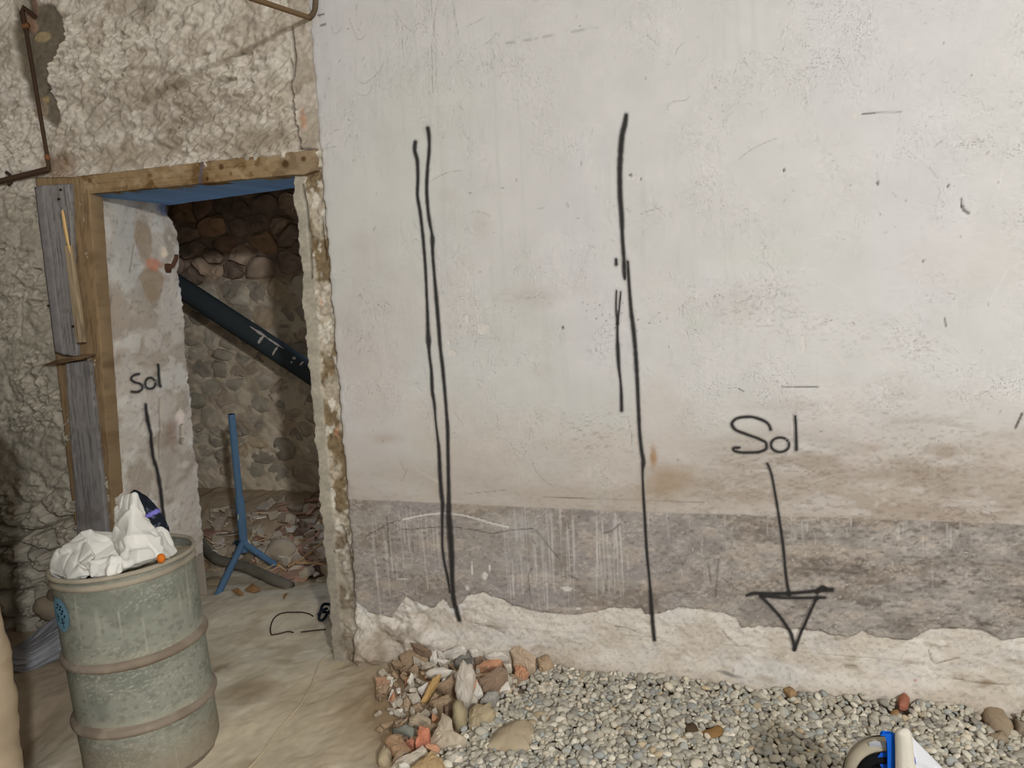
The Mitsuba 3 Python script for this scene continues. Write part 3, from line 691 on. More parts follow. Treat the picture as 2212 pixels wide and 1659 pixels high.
# ------------------------------------------------------------------ door_1: doorway lining, beam, posts
XRV = -2.822
rv = Paint(-0.005, 0.575, -0.2, 2.03, 0.005)       # (depth y, z)
Yd, Z = rv.X, rv.Z


def R(px, py):
    q = at_x(px, py, XRV); return np.array([q[1], q[2]])


def Rp(pts):
    return np.array([R(*p) for p in pts])


rv.col[:] = lin(166, 158, 146)
rv.lerp(lin(142, 131, 116), sst(0.48, 0.62, rv.noise(6, 151, 5)) * 0.8)
rv.lerp(lin(182, 178, 168), sst(0.55, 0.68, rv.noise(9, 152, 5)) * 0.7)
rv.lerp(lin(150, 152, 148), rv.blob(*R(270, 530), 0.1, 0.28, 0.7, 0.4, 8, 153) * 0.45)
rv.lerp(lin(92, 82, 70), sst(0.62, 0.74, rv.noise(40, 154, 4)) * 0.3)
rv.lerp(lin(128, 110, 88), np.maximum(rv.blob(*R(305, 520), 0.06, 0.14, 0.25, 0.4, 12, 155), rv.blob(*R(325, 610), 0.075, 0.1, 0.25, 0.4, 14, 156)) * 0.75)
rv.lerp(lin(170, 104, 76), rv.blob(*R(328, 572), 0.06, 0.035, 0.6, 0.5, 14, 157) * 0.75)
rv.lerp(lin(208, 190, 166), rv.blob(*R(345, 545), 0.022, 0.03, 0.4, 0.5, 30, 158) * 0.8)
rv.lerp(lin(205, 190, 176), rv.blob(*R(388, 905), 0.035, 0.045, 0.35, 0.4, 20, 159) * 0.8)
rv.lerp(lin(122, 98, 84), rv.blob(*R(372, 930), 0.06, 0.09, 0.7, 0.5, 9, 160) * 0.6)
rv.lerp(lin(120, 106, 90), rv.blob(*R(370, 1010), 0.09, 0.14, 0.7, 0.5, 9, 161) * 0.4)
rv.lerp(lin(58, 84, 118), np.maximum(rv.blob(*R(352, 450), 0.09, 0.035, 0.5, 0.4, 20, 162), 0) * 0.75)  # beam shadow with its cool daylight, painted dark blue on the reveal top
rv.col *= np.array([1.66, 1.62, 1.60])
rv.h = 0.028 * (rv.noise(4, 163, 3) - 0.5) + 0.012 * (rv.noise(16, 164, 4) - 0.5) + 0.006 * (rv.noise(50, 165, 3) - 0.5)
for pts in (((285, 530), (277, 590)), ((240, 640), (232, 700)), ((345, 860), (348, 990))):
    a = rv.stroke(Rp(pts), 0.006, 0.005); rv.h -= 0.006 * a; rv.lerp(lin(88, 76, 62), a * 0.5)
slot = rv.stroke([R(392, 922), R(394, 944)], 0.02, 0.004); hole = rv.stroke([R(394, 953), R(398, 953)], 0.026, 0.004)
rv.h -= 0.05 * np.maximum(slot, hole); rv.lerp(lin(70, 40, 26), np.maximum(slot, hole) * 0.85)
for k in ([(316, 873), (324, 934), (333, 981), (345, 1028), (351, 1078), (358, 1135)],):
    rv.lerp(lin(96, 92, 86), rv.stroke(Rp(k), 0.022, 0.012) * 0.4)
yb = 0.56 + 0.02 * (nz(np.c_[rv.zs * 0, rv.zs * 0, rv.zs], 6, 8, 3) - 0.5) * 2 + 0.012 * (nz(np.c_[rv.zs * 0, rv.zs * 0, rv.zs], 30, 9, 3) - 0.5) * 2 - 0.05 * sst(1.86, 2.0, rv.zs)
YY = np.minimum(Yd, yb[None, :])
XX = np.interp(Z, [-0.3, 0.6, 2.0], [-2.848, -2.838, -2.81]) + 0.012 * (Yd / 0.56) + rv.h
past = Yd - yb[None, :]
XX = np.where(past > 0, XX - 0.012 - 2.0 * past, XX)
keep = np.ones((rv.nx - 1, rv.nz - 1), bool)
low = (Z[:-1, :-1] < 0.15 + 0.06 * (rv.noise(14, 166, 3)[:-1, :-1] - 0.5)) & (Yd[:-1, :-1] > 0.33)
keep[low] = False
f4 = grid_faces(rv.nx, rv.nz)[keep.ravel()]
d1 = 'door_1'
labels[d1] = {'kind': 'structure', 'label': 'open doorway in the rough wall with a brown wooden beam above it'}
used[d1] = 0
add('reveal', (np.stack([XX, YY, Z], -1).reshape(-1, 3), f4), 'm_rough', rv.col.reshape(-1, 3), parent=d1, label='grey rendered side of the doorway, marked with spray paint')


def on_reveal(px, py, lift):
    q = R(px, py)
    x = np.interp(q[1], [-0.3, 0.6, 2.0], [-2.848, -2.838, -2.81]) + 0.012 * (q[0] / 0.56) + float(rv.sample(q[0], q[1], rv.h))
    return np.array([x + lift, q[0], q[1]])


SOL2 = [([(301, 808), (291, 810), (283, 818), (289, 825), (303, 830), (307, 838), (296, 847), (284, 846)], [6] * 8),
        ([(323 + 11 * math.cos(t), 828 + 12 * math.sin(t)) for t in np.linspace(-0.6, 5.8, 20)], [5.5] * 20),
        ([(339.6, 787), (341, 818), (343, 836)], [6, 7, 6])]
def reveal_tone(px, py):
    q = R(px, py); return rv.sample(q[0], q[1], rv.col)


m_, c_ = ribbon(SOL2, on_reveal, reveal_tone, 0.004); add('spray_lettering', m_, 'm_flat', c_, parent=d1, label='small word Sol sprayed in black')
m_, c_ = ribbon([([(314.5, 873), (316, 890), (324.5, 934), (333, 981), (344.6, 1028), (351, 1078), (358, 1135), (361, 1180)], [7, 9, 9, 8, 9, 9, 9, 9])], on_reveal, reveal_tone, 0.004); add('spray_line', m_, 'm_flat', c_, parent=d1, label='black sprayed line running down')


def board(quad, yf, thick, n=(10, 40), warp=0.004, seed=0, edge=0.25):
    """a plank: its front outline in the photo (tl, tr, br, bl), front face at y = -yf, with worn edges"""
    c = [at_y(px, py, -yf) for px, py in quad]
    nu, nv_ = n
    u = np.linspace(0, 1, nu)[:, None, None]; v = np.linspace(0, 1, nv_)[None, :, None]
    P = (c[0] * (1 - u) + c[1] * u) * (1 - v) + (c[3] * (1 - u) + c[2] * u) * v
    N = nz(P, 9, seed, 3) - 0.5
    edgeu = np.minimum(u, 1 - u)[..., 0]; edgev = np.minimum(v, 1 - v)[..., 0]
    F = P.copy(); F[..., 1] += N * warp - 0 * edgeu
    wid = np.linalg.norm(c[1] - c[0])
    jag = (nz(P, 26, seed + 3, 3) - 0.5) * min(0.008, wid * 0.06)
    F[..., 0] += jag * (edgeu < 1e-6)
    F[..., 2] += jag * (edgev < 1e-6)
    F[..., 1] += 0.003 * ((edgeu < 1e-6) | (edgev < 1e-6))
    B = F.copy(); B[..., 1] = -yf + thick
    vf = np.vstack([F.reshape(-1, 3), B.reshape(-1, 3)])
    g = grid_faces(nu, nv_)
    o = nu * nv_
    idx = np.arange(o).reshape(nu, nv_)
    loop = np.r_[idx[:, 0], idx[-1, 1:], idx[-2::-1, -1], idx[0, -2:0:-1]]
    l2 = np.roll(loop, -1)
    side = np.stack([loop, l2, l2 + o, loop + o], 1)
    q = np.vstack([g[:, ::-1], g + o, side])
    return vf, q


GREY, GREY2, WBROWN = lin(142, 137, 134), lin(126, 121, 119), lin(142, 118, 90)
# brown post, then the beam
POST = [(76, 383), (192, 383), (250, 1190), (166, 1190)]
x0, x1 = -2.83, -1.634
bx = np.linspace(x0, x1, 420); bz = np.linspace(0, 1, 44)
Xb, Tb = np.meshgrid(bx, bz, indexing='ij')
ztop = np.interp(Xb, [x0, x1], [W(190, 380)[1], W(687, 324)[1]]); zbot = 2.004 + 0 * Xb
zbot = np.where(Xb > -1.75, np.interp(Xb, [-1.75, -1.70, x1], [2.004, 2.0, 2.012]), zbot)
Zb = zbot + (ztop - zbot) * Tb
Pb = np.stack([Xb, 0 * Xb, Zb], -1)
Yb = -0.022 + 0.012 * (nz(Pb, 8, 171, 4) - 0.5) + 0.006 * (nz(Pb, 30, 172, 3) - 0.5) + 0.006 * (np.minimum(Tb, 1 - Tb) < 0.01)
Zb = Zb + 0.006 * (nz(Pb, 25, 173, 3) - 0.5) * ((Tb < 0.01) | (Tb > 0.99))
Fv = np.stack([Xb, Yb, Zb], -1); Bv = Fv.copy(); Bv[..., 1] = 0.05
o = Fv.shape[0] * Fv.shape[1]; idx = np.arange(o).reshape(Fv.shape[:2]); loop = np.r_[idx[:, 0], idx[-1, 1:], idx[-2::-1, -1], idx[0, -2:0:-1]]; l2 = np.roll(loop, -1)
g = grid_faces(*Fv.shape[:2])
Vb = np.vstack([Fv.reshape(-1, 3), Bv.reshape(-1, 3)])
cb = np.ones((len(Vb), 3)) * lin(152, 127, 94) * (1 - 0.3 * sst(0.5, 0.75, nz(Vb * np.array([0.05, 1, 1]), 170, 177, 3)))[:, None]
m = nz(Vb, 16, 174, 4); cb += (lin(104, 78, 48) - cb) * (sst(0.46, 0.62, m) * 0.85)[:, None]
cb += (lin(172, 152, 122) - cb) * (sst(0.53, 0.68, nz(Vb, 26, 175, 4)) * 0.55)[:, None]
cb += (lin(150, 134, 112) - cb) * (sst(-1.95, -1.7, Vb[:, 0]) * 0.5)[:, None]
for px, py, r in ((485, 362, 0.013), (622, 355, 0.018), (662, 345, 0.012), (95, 420, 0.012), (455, 388, 0.008)):
    q = W(px, py); d = np.hypot(Vb[:, 0] - q[0], Vb[:, 2] - q[1]); cb += (lin(70, 44, 22) - cb) * (sst(1.3 * r, 0.5 * r, d) * 0.8)[:, None]
q0, q1 = W(447, 345), W(438, 395); d = np.abs(Vb[:, 0] - np.interp(Vb[:, 2], [q1[1], q0[1]], [q1[0], q0[0]])); cb += (lin(96, 92, 106) - cb) * (sst(0.012, 0.004, d) * 0.7)[:, None]
add('beam', (Vb, np.vstack([g[:, ::-1], g + o, np.stack([loop, l2, l2 + o, loop + o], 1)])), 'm_flat', cb, parent=d1, label='brown stained timber beam over the opening')
# blue painted underside
sv = []
for z in (2.004, 2.05):
    for t in np.linspace(0, 1, 24):
        x = -2.835 + t * (1.08)
        sv += [[x, 0.0, z], [x, (0.56 + (0.29 - 0.56) * t), z]]
sv = np.array(sv); sv[:48, 2] += 0.004 * (nz(sv[:48], 20, 176, 3) - 0.5)
q = []
for k in range(23):
    a = 2 * k; q += [[a, a + 1, a + 3, a + 2], [48 + a, 50 + a, 51 + a, 49 + a], [a + 1, 49 + a, 51 + a, a + 3], [a, a + 2, a + 50, a + 48]]
add('soffit', (sv, np.array(q)), 'm_flat', lin(120, 150, 184), parent=d1, label='blue painted underside of the beam', var=0.3, vf=40)

# weathered boards nailed to the post
def grain(v, color, seed, amount=0.5, along=2):
    """wood: dark grain lines along an axis, broad stains, a few knots"""
    k = np.array([1.0, 1.0, 1.0]); k[along] = 0.03
    g = nz(v * k, 190, seed, 3); w = nz(v * (k * 1.5), 30, seed + 1, 3); st = nz(v, 11, seed + 2, 4)
    c = np.ones((len(v), 3)) * np.asarray(color)
    c *= (1 - amount * sst(0.48, 0.72, g))[:, None] * (0.86 + 0.3 * w)[:, None]
    c += (np.asarray(color) * np.array([0.62, 0.55, 0.48]) - c) * (sst(0.55, 0.72, st) * 0.5)[:, None]
    return c


def wood_board(name, quad, yf, th, color, label, cat, seed, var=0.35, n=(34, 150)):
    m_ = board(quad, yf, th, n, 0.005, seed)
    return add(name, m_, 'm_flat', grain(m_[0], color, seed), label=label, cat=cat)


m_ = board(POST, 0.022, 0.07, (40, 200), 0.006, 1)
add('post', m_, 'm_flat', grain(m_[0], lin(146, 122, 92), 5, 0.4), parent=d1, label='old brown timber post')
b1 = wood_board('weathered_board', [(90, 400), (150, 397), (166, 772), (118, 762)], 0.046, 0.022, GREY, 'upper grey weathered board nailed over the brown doorway post', 'board', 11)
bleft = add('plank_edge', board([(73, 404), (92, 400), (138, 768), (117, 761)], 0.05, 0.02, (6, 60), 0.003, 12), 'm_flat', GREY2 * 1.05, parent=b1, label='darker split left edge', var=0.3)
b2 = wood_board('weathered_board', [(140, 783), (193, 780), (234, 1180), (168, 1180)], 0.046, 0.022, GREY, 'lower grey weathered board on the doorway post, below the wood shard', 'board', 13)
b3 = wood_board('timber_batten', [(138, 530), (152, 530), (181, 740), (164, 742)], 0.066, 0.018, lin(168, 148, 120), 'narrow brown batten nailed over the upper grey board', 'batten', 14, n=(16, 90))
sp = [(132, 456), (136, 452), (140, 465), (143, 490), (149, 520), (154, 553), (148, 540), (142, 520), (136, 490)]
c = np.mean(sp, 0)
sv = [at_y(px, py, -0.068) for px, py in sp]; sb = [at_y(px, py, -0.048) for px, py in sp]
add('split_wood', hull(np.array(sv + sb) + np.r_[np.zeros((9, 3)), np.zeros((9, 3))]), 'm_flat', lin(222, 186, 126), parent=b3, label='fresh pale split in the wood')
for px, py in ((131, 410), (127, 430), (105, 660), (158, 705)):
    p = at_y(px, py, -0.05); add('nail', tube([p + [0, 0.01, 0], p - [0, 0.004, 0]], 0.005, 8), 'm_flat', lin(60, 46, 36), parent=b1)
sh = [at_y(87, 791, -0.03), at_y(120, 778, -0.075), at_y(150, 772, -0.09), at_y(208, 764, -0.07), at_y(204, 769, -0.06), at_y(170, 778, -0.08), at_y(135, 785, -0.07), at_y(178, 766, -0.04), at_y(120, 786, -0.03), at_y(160, 776, -0.03)]
add('wood_shard', hull(sh), 'm_flat', lin(120, 98, 76), label='dark splintered wood shard sticking out between the two grey boards', cat='wood shard', smooth=False)
# iron hinge pin and its plate on the reveal
hk = thing('hinge_bracket', 'rusty iron hinge pin stuck in the doorway side above the dark pipe', 'bracket')
p = on_reveal(352, 580, 0.0)
add('plate', tuple(np.array(a) if i else np.array(a) + p + [0.008, 0, 0] for i, a in enumerate(rbox((0.03, 0.022, 0.045), 0.004))), 'm_satin', lin(84, 58, 44), parent=hk, var=0.3)
add('pin', tube([p + [0.012, 0, 0.0], p + [0.045, -0.005, 0.012], p + [0.05, 0.02, 0.05], p + [0.05, 0.022, 0.065]], 0.010, 10), 'm_satin', lin(92, 66, 52), parent=hk, var=0.3)

# ================================================================== the floor
gx = np.r_[np.arange(-4.6, -3.75, 0.12), np.arange(-3.75, 1.15, 0.0105), np.arange(1.2, 3.7, 0.15)]
gy = np.r_[np.arange(-7.05, -1.45, 0.2), np.arange(-1.45, 1.95, 0.0105)]
GX, GY = np.meshgrid(gx, gy, indexing='ij')


def floor_z(x, y):
    x, y = np.asarray(x, float), np.asarray(y, float)
    P = np.stack([0.81 * x + 0.58 * y, 0.81 * y - 0.58 * x, 0.37 * x - 0.21 * y], -1)
    z = -0.085 + 0.03 * (nz(P, 2.2, 201, 3) - 0.5) + 0.022 * (nz(P, 7, 202, 3) - 0.5) + 0.006 * (nz(P, 26, 203, 3) - 0.5)
    z = z + 0.045 * sst(-1.25, -0.95, x + 0.25 * (nz(P, 4, 204, 3) - 0.5)) * sst(0.6, 0.0, y)          # gravel bed
    z = z - 0.075 * sst(-0.35, -1.1, y) * sst(-1.4, -2.0, x)                                             # falls away below the drum
    z = z - 0.10 * sst(-2.45, -2.75, x) * sst(-0.45, -0.9, y)
    z = z + 0.05 * np.exp(-((x + 1.25) / 0.26) ** 2 - ((y + 0.16) / 0.24) ** 2)                         # under the rubble
    z = z + 0.05 * sst(-0.02, 0.03, y) * np.exp(-((x + 2.2) / 0.35) ** 2 - ((y - 0.5) / 0.25) ** 2)     # sand heap in the doorway
    z = z + sst(0.85, 1.75, y) * 0.24 + sst(0.9, 1.5, y) * 0.06 * (nz(P, 5, 205, 4) - 0.4)                # debris rising to the back wall
    return z


ZF = floor_z(GX, GY)
P = np.stack([0.81 * GX + 0.58 * GY, 0.81 * GY - 0.58 * GX, 0.37 * GX - 0.21 * GY], -1)
fc = np.ones(P.shape) * lin(200, 188, 166)
m = nz(P, 5, 206, 4)[..., None]
fc += (lin(182, 168, 144) - fc) * sst(0.48, 0.64, m) * 0.7
fc += (lin(214, 205, 186) - fc) * (sst(0.52, 0.68, nz(P, 9, 207, 4)) * 0.6)[..., None]
for px, py, r in ((760, 1545, 0.06), (815, 1560, 0.07), (480, 1450, 0.05), (465, 1460, 0.03), (540, 1500, 0.12), (700, 1310, 0.04)):
    q = at_z(px, py, -0.1); d = np.hypot(GX - q[0], GY - q[1]) + 0.05 * (nz(P, 14, int(px), 3) - 0.5)
    fc += (lin(132, 110, 82) - fc) * (sst(1.2 * r, 0.3 * r, d) * 0.5)[..., None]
gray = sst(-1.05, -0.95, GX) * sst(0.1, 0.0, GY)
fc += (lin(110, 103, 92) - fc) * (gray * 0.9)[..., None]
dirt = sst(0.85, 1.05, GY + 0.2 * (nz(P, 5, 208, 3) - 0.5)); fc += (lin(172, 152, 128) - fc) * (dirt * 0.85)[..., None]
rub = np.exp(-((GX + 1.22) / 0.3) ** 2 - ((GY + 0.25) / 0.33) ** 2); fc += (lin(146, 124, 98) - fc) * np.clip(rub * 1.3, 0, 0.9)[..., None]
lf = sst(-2.55, -2.7, GX) * sst(0.2, 0.0, GY); fc += (lin(158, 140, 120) - fc) * (lf * 0.7)[..., None]
ZF = ZF + 0.0032 * (nz(P, 55, 209, 2) - 0.5)
fc *= (0.88 + 0.24 * nz(P, 50, 210, 2))[..., None]
fc *= np.array([1.05, 1.035, 0.995])
V = np.stack([GX, GY, ZF], -1).reshape(-1, 3)
add('floor', (V, grid_faces(len(gx), len(gy))), 'm_rough', fc.reshape(-1, 3), kind='structure', label='uneven sandy earth floor')


def floor_q(x, y):
    i = min(max(int(np.searchsorted(gx, x)) - 1, 0), len(gx) - 2); j = min(max(int(np.searchsorted(gy, y)) - 1, 0), len(gy) - 2)
    u, v = (x - gx[i]) / (gx[i + 1] - gx[i]), (y - gy[j]) / (gy[j + 1] - gy[j])
    return (ZF[i, j] * (1 - u) + ZF[i + 1, j] * u) * (1 - v) + (ZF[i, j + 1] * (1 - u) + ZF[i + 1, j + 1] * u) * v


def on_floor(px, py, n=6):
    z = -0.08
    for _ in range(n):
        q = at_z(px, py, z); z = float(floor_q(q[0], q[1]))
    return np.array([q[0], q[1], z])


def hslab(name, pts, mat, c, **k):
    add(name, (np.array(pts, float), np.array([[0, 1, 2, 3]])), mat, c, **k)


# ------------------------------------------------------------------ the rest of the room, behind and beside the viewer
WALLC = lin(215, 213, 210)
hslab('wall_rear', [[-4.6, -7.0, -0.4], [3.6, -7.0, -0.4], [3.6, -7.0, 3.3], [-4.6, -7.0, 3.3]], 'm_flat', WALLC * 0.8, kind='structure', label='plain wall behind the viewer')
hslab('wall_far_right', [[3.6, -7.0, -0.4], [3.6, 0, -0.4], [3.6, 0, 3.3], [3.6, -7.0, 3.3]], 'm_flat', WALLC * 0.8, kind='structure', label='plain wall at the right end of the room')
hslab('wall_far_left', [[-4.6, -7.0, -0.4], [-4.6, 1.8, -0.4], [-4.6, 1.8, 3.3], [-4.6, -7.0, 3.3]], 'm_flat', WALLC * 0.6, kind='structure', label='dark wall at the left end of the room')
hslab('ceiling', [[-4.6, -7.0, 3.3], [3.6, -7.0, 3.3], [3.6, 0.0, 3.3], [-4.6, 0.0, 3.3]], 'm_flat', lin(205, 203, 199), kind='structure', label='plain ceiling')
# near wall stub at the left, its lumpy end lit by the lamp
YN = -1.28
edge_ = np.array([at_y(px, py, YN)[[2, 0]] for px, py in ((58, 1900), (36, 1659), (31, 1600), (20, 1500), (12, 1440), (5, 1390), (-14, 1335), (-22, 1200), (-22, 1000), (-16, 800), (-18, 500), (-22, 0))])
zs = np.linspace(-0.35, 1.5, 130)
lim = np.interp(zs, edge_[:, 0], edge_[:, 1]) + 0.012 * (nz(np.c_[zs * 0, zs * 0, zs], 12, 211, 3) - 0.5) * (zs < 0.55) - 0.22 * sst(1.15, 1.5, zs) ** 2
rows = []
for i, z in enumerate(zs):
    e = lim[i]; row = [[-4.6, YN - 0.05, z], [-3.0, YN - 0.05, z], [-2.5, YN - 0.06, z], [e - 0.3, YN - 0.06, z], [e - 0.12, YN - 0.06, z]]
    for t in np.linspace(-1.2, 0.9, 9):
        row.append([e - 0.05 + 0.05 * math.cos(t), YN + 0.05 * math.sin(t), z])
    row += [[e * (y_ + 2.9) / (YN + 2.9) - 0.10 * min(1, (y_ - YN) / 0.4) - 0.02, y_, z] for y_ in (YN + 0.15, YN + 0.45, -0.4, -0.03)]  # unseen wedge back to the wall, added to keep the corner dark
    row += [[-4.6, 0.02, z]]
    rows.append(row)
last = np.array(rows[-1]); mid_ = last.mean(0); rows += [(last * 0.6 + mid_ * 0.4 + [0, 0, 0.03]).tolist(), (last * 0.05 + mid_ * 0.95 + [0, 0, 0.05]).tolist()]
rows = np.array(rows); rows += (0.012 * (nz(rows, 22, 212, 4)[..., None] - 0.5) + 0.02 * (nz(rows, 6, 213, 2)[..., None] - 0.5) * (rows[..., 1:2] < YN - 0.04)) * np.array([0.7, 1.5, 0])
add('wall_near', (rows.reshape(-1, 3), grid_faces(rows.shape[0], rows.shape[1])), 'm_rough', lin(150, 134, 112), kind='structure', label='lumpy earth-coloured wall end in the lower left corner', var=0.35, vf=9)

# ================================================================== the back room
YB = 1.76
hslab('ceiling_back', [[-4.6, 0.5, 2.45], [-1.0, 0.5, 2.45], [-1.0, 1.9, 2.45], [-4.6, 1.9, 2.45]], 'm_flat', lin(96, 80, 70), kind='structure', label='dark ceiling of the back room')
hslab('wall_back_right', [[-1.0, 0.5, -0.4], [-1.0, 1.9, -0.4], [-1.0, 1.9, 2.5], [-1.0, 0.5, 2.5]], 'm_flat', lin(110, 96, 84), kind='structure', label='end wall of the back room')
mx, mz = np.meshgrid(np.linspace(-4.6, -1.0, 330), np.linspace(-0.3, 2.5, 250), indexing='ij')
mp = np.stack([mx, 0 * mx, mz], -1)
my = YB - 0.018 + 0.06 * (nz(mp, 11, 221, 4) - 0.5) + 0.012 * (nz(mp, 40, 224, 3) - 0.5) + 0.045 * sst(1.55, 1.75, mz + 0.15 * (nz(mp, 4, 225, 2) - 0.5))
mc = np.ones(mp.shape) * lin(216, 200, 174); mc += (lin(184, 166, 142) - mc) * sst(0.45, 0.65, nz(mp, 8, 222, 4))[..., None]
mc += (lin(130, 108, 96) - mc) * (sst(1.5, 1.72, mz + 0.1 * (nz(mp, 5, 223, 3) - 0.5)) * 0.7)[..., None]  # shade under the beam painted in: mortar darker and redder up here
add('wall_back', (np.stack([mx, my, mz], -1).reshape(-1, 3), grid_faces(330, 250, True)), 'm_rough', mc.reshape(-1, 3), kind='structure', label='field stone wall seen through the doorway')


def stone_mesh(poly, depth, seed, y0):
    """a rounded stone from its outline in (x, z): outer ring in the joint, a middle ring, a top ring, the crown"""
    r = np.random.default_rng(seed)
    c = poly.mean(0); k = 10
    d = np.r_[0, np.cumsum(np.linalg.norm(np.diff(np.vstack([poly, poly[:1]]), axis=0), axis=1))]
    t = np.linspace(0, d[-1], k, endpoint=False) + r.uniform(0, d[-1] / k)
    pp = np.vstack([poly, poly[:1]])
    q = np.c_[np.interp(t % d[-1], d, pp[:, 0]), np.interp(t % d[-1], d, pp[:, 1])]
    q = 0.12 * np.roll(q, 1, 0) + 0.76 * q + 0.12 * np.roll(q, -1, 0)
    q = c + (q - c) * 1.05
    tilt = r.normal(0, 0.10, 2)
    v = []
    for s, h in ((1.0, -0.03), (0.985, 0.45), (0.86, 0.9), (0.5, 1.0)):
        e = c + (q - c) * s * (1 + 0.09 * r.normal(size=(k, 1)))
        for a in e:
            v.append([a[0], y0 - depth * (h + 0.08 * r.normal() * (h > 0)) - (a - c) @ tilt * (h > 0), a[1]])
    v.append([c[0], y0 - depth * 1.04, c[1]])
    f = []
    for a in range(3):
        for i in range(k):
            j = (i + 1) % k
            f += [[a * k + i, a * k + j, (a + 1) * k + j], [a * k + i, (a + 1) * k + j, (a + 1) * k + i]]
    for i in range(k):
        f.append([3 * k + i, 3 * k + (i + 1) % k, 4 * k])
    return np.array(v), np.array(f)


rs = np.random.default_rng(21)
pts, zc = [], -0.15
while zc < 2.3:
    hgt = rs.uniform(0.06, 0.17)
    xc = -4.25 + rs.uniform(0, 0.1)
    while xc < -2.3:
        w = rs.uniform(0.08, 0.29)
        pts.append([xc + w / 2 + rs.normal(0, 0.008), zc + hgt / 2 + rs.normal(0, 0.03)]); xc += w
    zc += hgt
pts = np.array(pts) * [1, 1.3]
vo = Voronoi(pts)
SC = [lin(184, 173, 155), lin(170, 158, 142), lin(196, 183, 162), lin(152, 142, 128), lin(198, 174, 142), lin(176, 156, 136), lin(206, 194, 174), lin(146, 137, 125), lin(172, 164, 146)]
stones = []
for i, pnt in enumerate(pts):
    reg = vo.regions[vo.point_region[i]]
    if -1 in reg or not reg:
        continue
    poly = vo.vertices[reg] / [1, 1.3]; c = poly.mean(0)
    if np.abs(poly - c).max() > 0.25:
        continue
    ang = np.argsort(np.arctan2(poly[:, 1] - c[1], poly[:, 0] - c[0])); poly = poly[ang]
    poly = c + (poly - c) * (0.86 + 0.09 * rs.random())
    px = to_px(np.array([c[0], YB, c[1]]))
    vis = 345 < px[0] < 770 and 370 < px[1] < 1150
    stones.append((not vis, -np.ptp(poly[:, 0]) * np.ptp(poly[:, 1]), c, poly, i))
stones.sort(key=lambda s: s[:2])
rest = []
for k, (hid, _, c, poly, i) in enumerate(stones):
    upz = c[1] > 1.62
    mesh = stone_mesh(poly, rs.uniform(0.028, 0.055) * (1.35 if upz else 0.72), i, YB + 0.006 + 0.03 * (c[1] > 1.65))
    col = SC[rs.integers(len(SC))] * rs.uniform(0.8, 1.15)
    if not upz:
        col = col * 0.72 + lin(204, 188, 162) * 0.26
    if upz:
        col = col * np.array([0.95, 0.8, 0.74])  # upper stones tinted dark and reddish, the beam shade put into their colour
    if k < 300:
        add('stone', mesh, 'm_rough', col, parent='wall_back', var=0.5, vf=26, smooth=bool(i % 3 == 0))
    else:
        rest.append(mesh)
if rest:
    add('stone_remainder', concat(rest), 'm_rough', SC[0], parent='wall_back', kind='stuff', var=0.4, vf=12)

# daylight opening of the back room, hidden from the viewer behind the door jamb
labels['window_1'] = {'kind': 'structure', 'label': 'small daylight opening of the back room'}
wx0, wx1, wz0, wz1 = -2.5, -1.75, 0.55, 1.5
scene['window_1__pane'] = {**mikit.ply((np.array([[wx0, 1.63, wz0], [wx1, 1.63, wz0], [wx1, 1.63, wz1], [wx0, 1.63, wz1]]), np.array([[0, 1, 2], [0, 2, 3]])), 'm_flat', color=np.ones((4, 3)) * 0.1),
                           'emitter': {'type': 'area', 'radiance': {'type': 'rgb', 'value': DAY}}}
fr = []
for a, b in (((wx0, wz0), (wx1, wz0)), ((wx1, wz0), (wx1, wz1)), ((wx1, wz1), (wx0, wz1)), ((wx0, wz1), (wx0, wz0))):
    v, f = rbox((abs(b[0] - a[0]) + 0.06, 0.08, abs(b[1] - a[1]) + 0.06), 0.006); fr.append((v + [(a[0] + b[0]) / 2, 1.66, (a[1] + b[1]) / 2], f))
add('frame', concat(fr), 'm_flat', lin(120, 110, 100), parent='window_1')

# ------------------------------------------------------------------ pipes in the back room
a, b = at_y(385, 617, 1.38), at_y(672, 806, 1.38)
d = b - a
pp = thing('drain_pipe', 'thick dark grey plastic pipe slanting across the stone wall beyond the doorway', 'pipe')
add('tube', tube([a - d * 0.35, a, b, b + d * 1.86], 0.066, 28), 'm_satin', lin(60, 66, 68), parent=pp, var=0.25, vf=9)
for i, (px, py, l1, wd) in enumerate(((566, 716, 0.14, 0.018), (575, 732, 0.06, 0.02), (602, 740, 0.15, 0.014), (606, 756, 0.07, 0.014), (645, 772, 0.025, 0.02), (661, 783, 0.035, 0.016), (642, 780, 0.015, 0.012))):
    # splashes of plaster following the pipe's round
    base = at_y(px, py, 1.38); t = ((base - a) @ d) / (d @ d); ax = a + d * t
    un = d / np.linalg.norm(d); side = np.cross(un, [0, 1, 0]); side /= np.linalg.norm(side); side = side if side[2] > 0 else -side
    off = (base - ax) @ side; ph = math.asin(np.clip(off / 0.066, -0.95, 0.95))
    vv = []
    dr_ = np.random.default_rng(i)
    vert = i in (1, 3, 5)
    for u in np.linspace(-1, 1, 9):
        w = wd * (1 - u * u) ** 0.5 * (0.6 + 0.7 * dr_.random()) + 0.001
        for s in (-1, 0, 1):
            al = (u * l1 / 2 if not vert else s * w / 2); ar = (s * w / 2 if not vert else -u * l1 / 2)
            p_ = ph + ar / 0.066
            vv.append(ax + un * al + 0.0675 * (math.sin(p_) * side - math.cos(p_) * np.array([0, 1, 0])))
    add('plaster_splash', (np.array(vv), grid_faces(9, 3)), 'm_flat', lin(186, 174, 164), parent=pp)
g0 = [on_floor(430, 1165) * 0 + at_z(425, 1160, 0.02), at_z(452, 1195, -0.02), at_z(478, 1212, -0.02), at_z(520, 1222, -0.03), at_z(560, 1238, -0.04), at_z(600, 1256, -0.045), at_z(628, 1268, -0.06)]
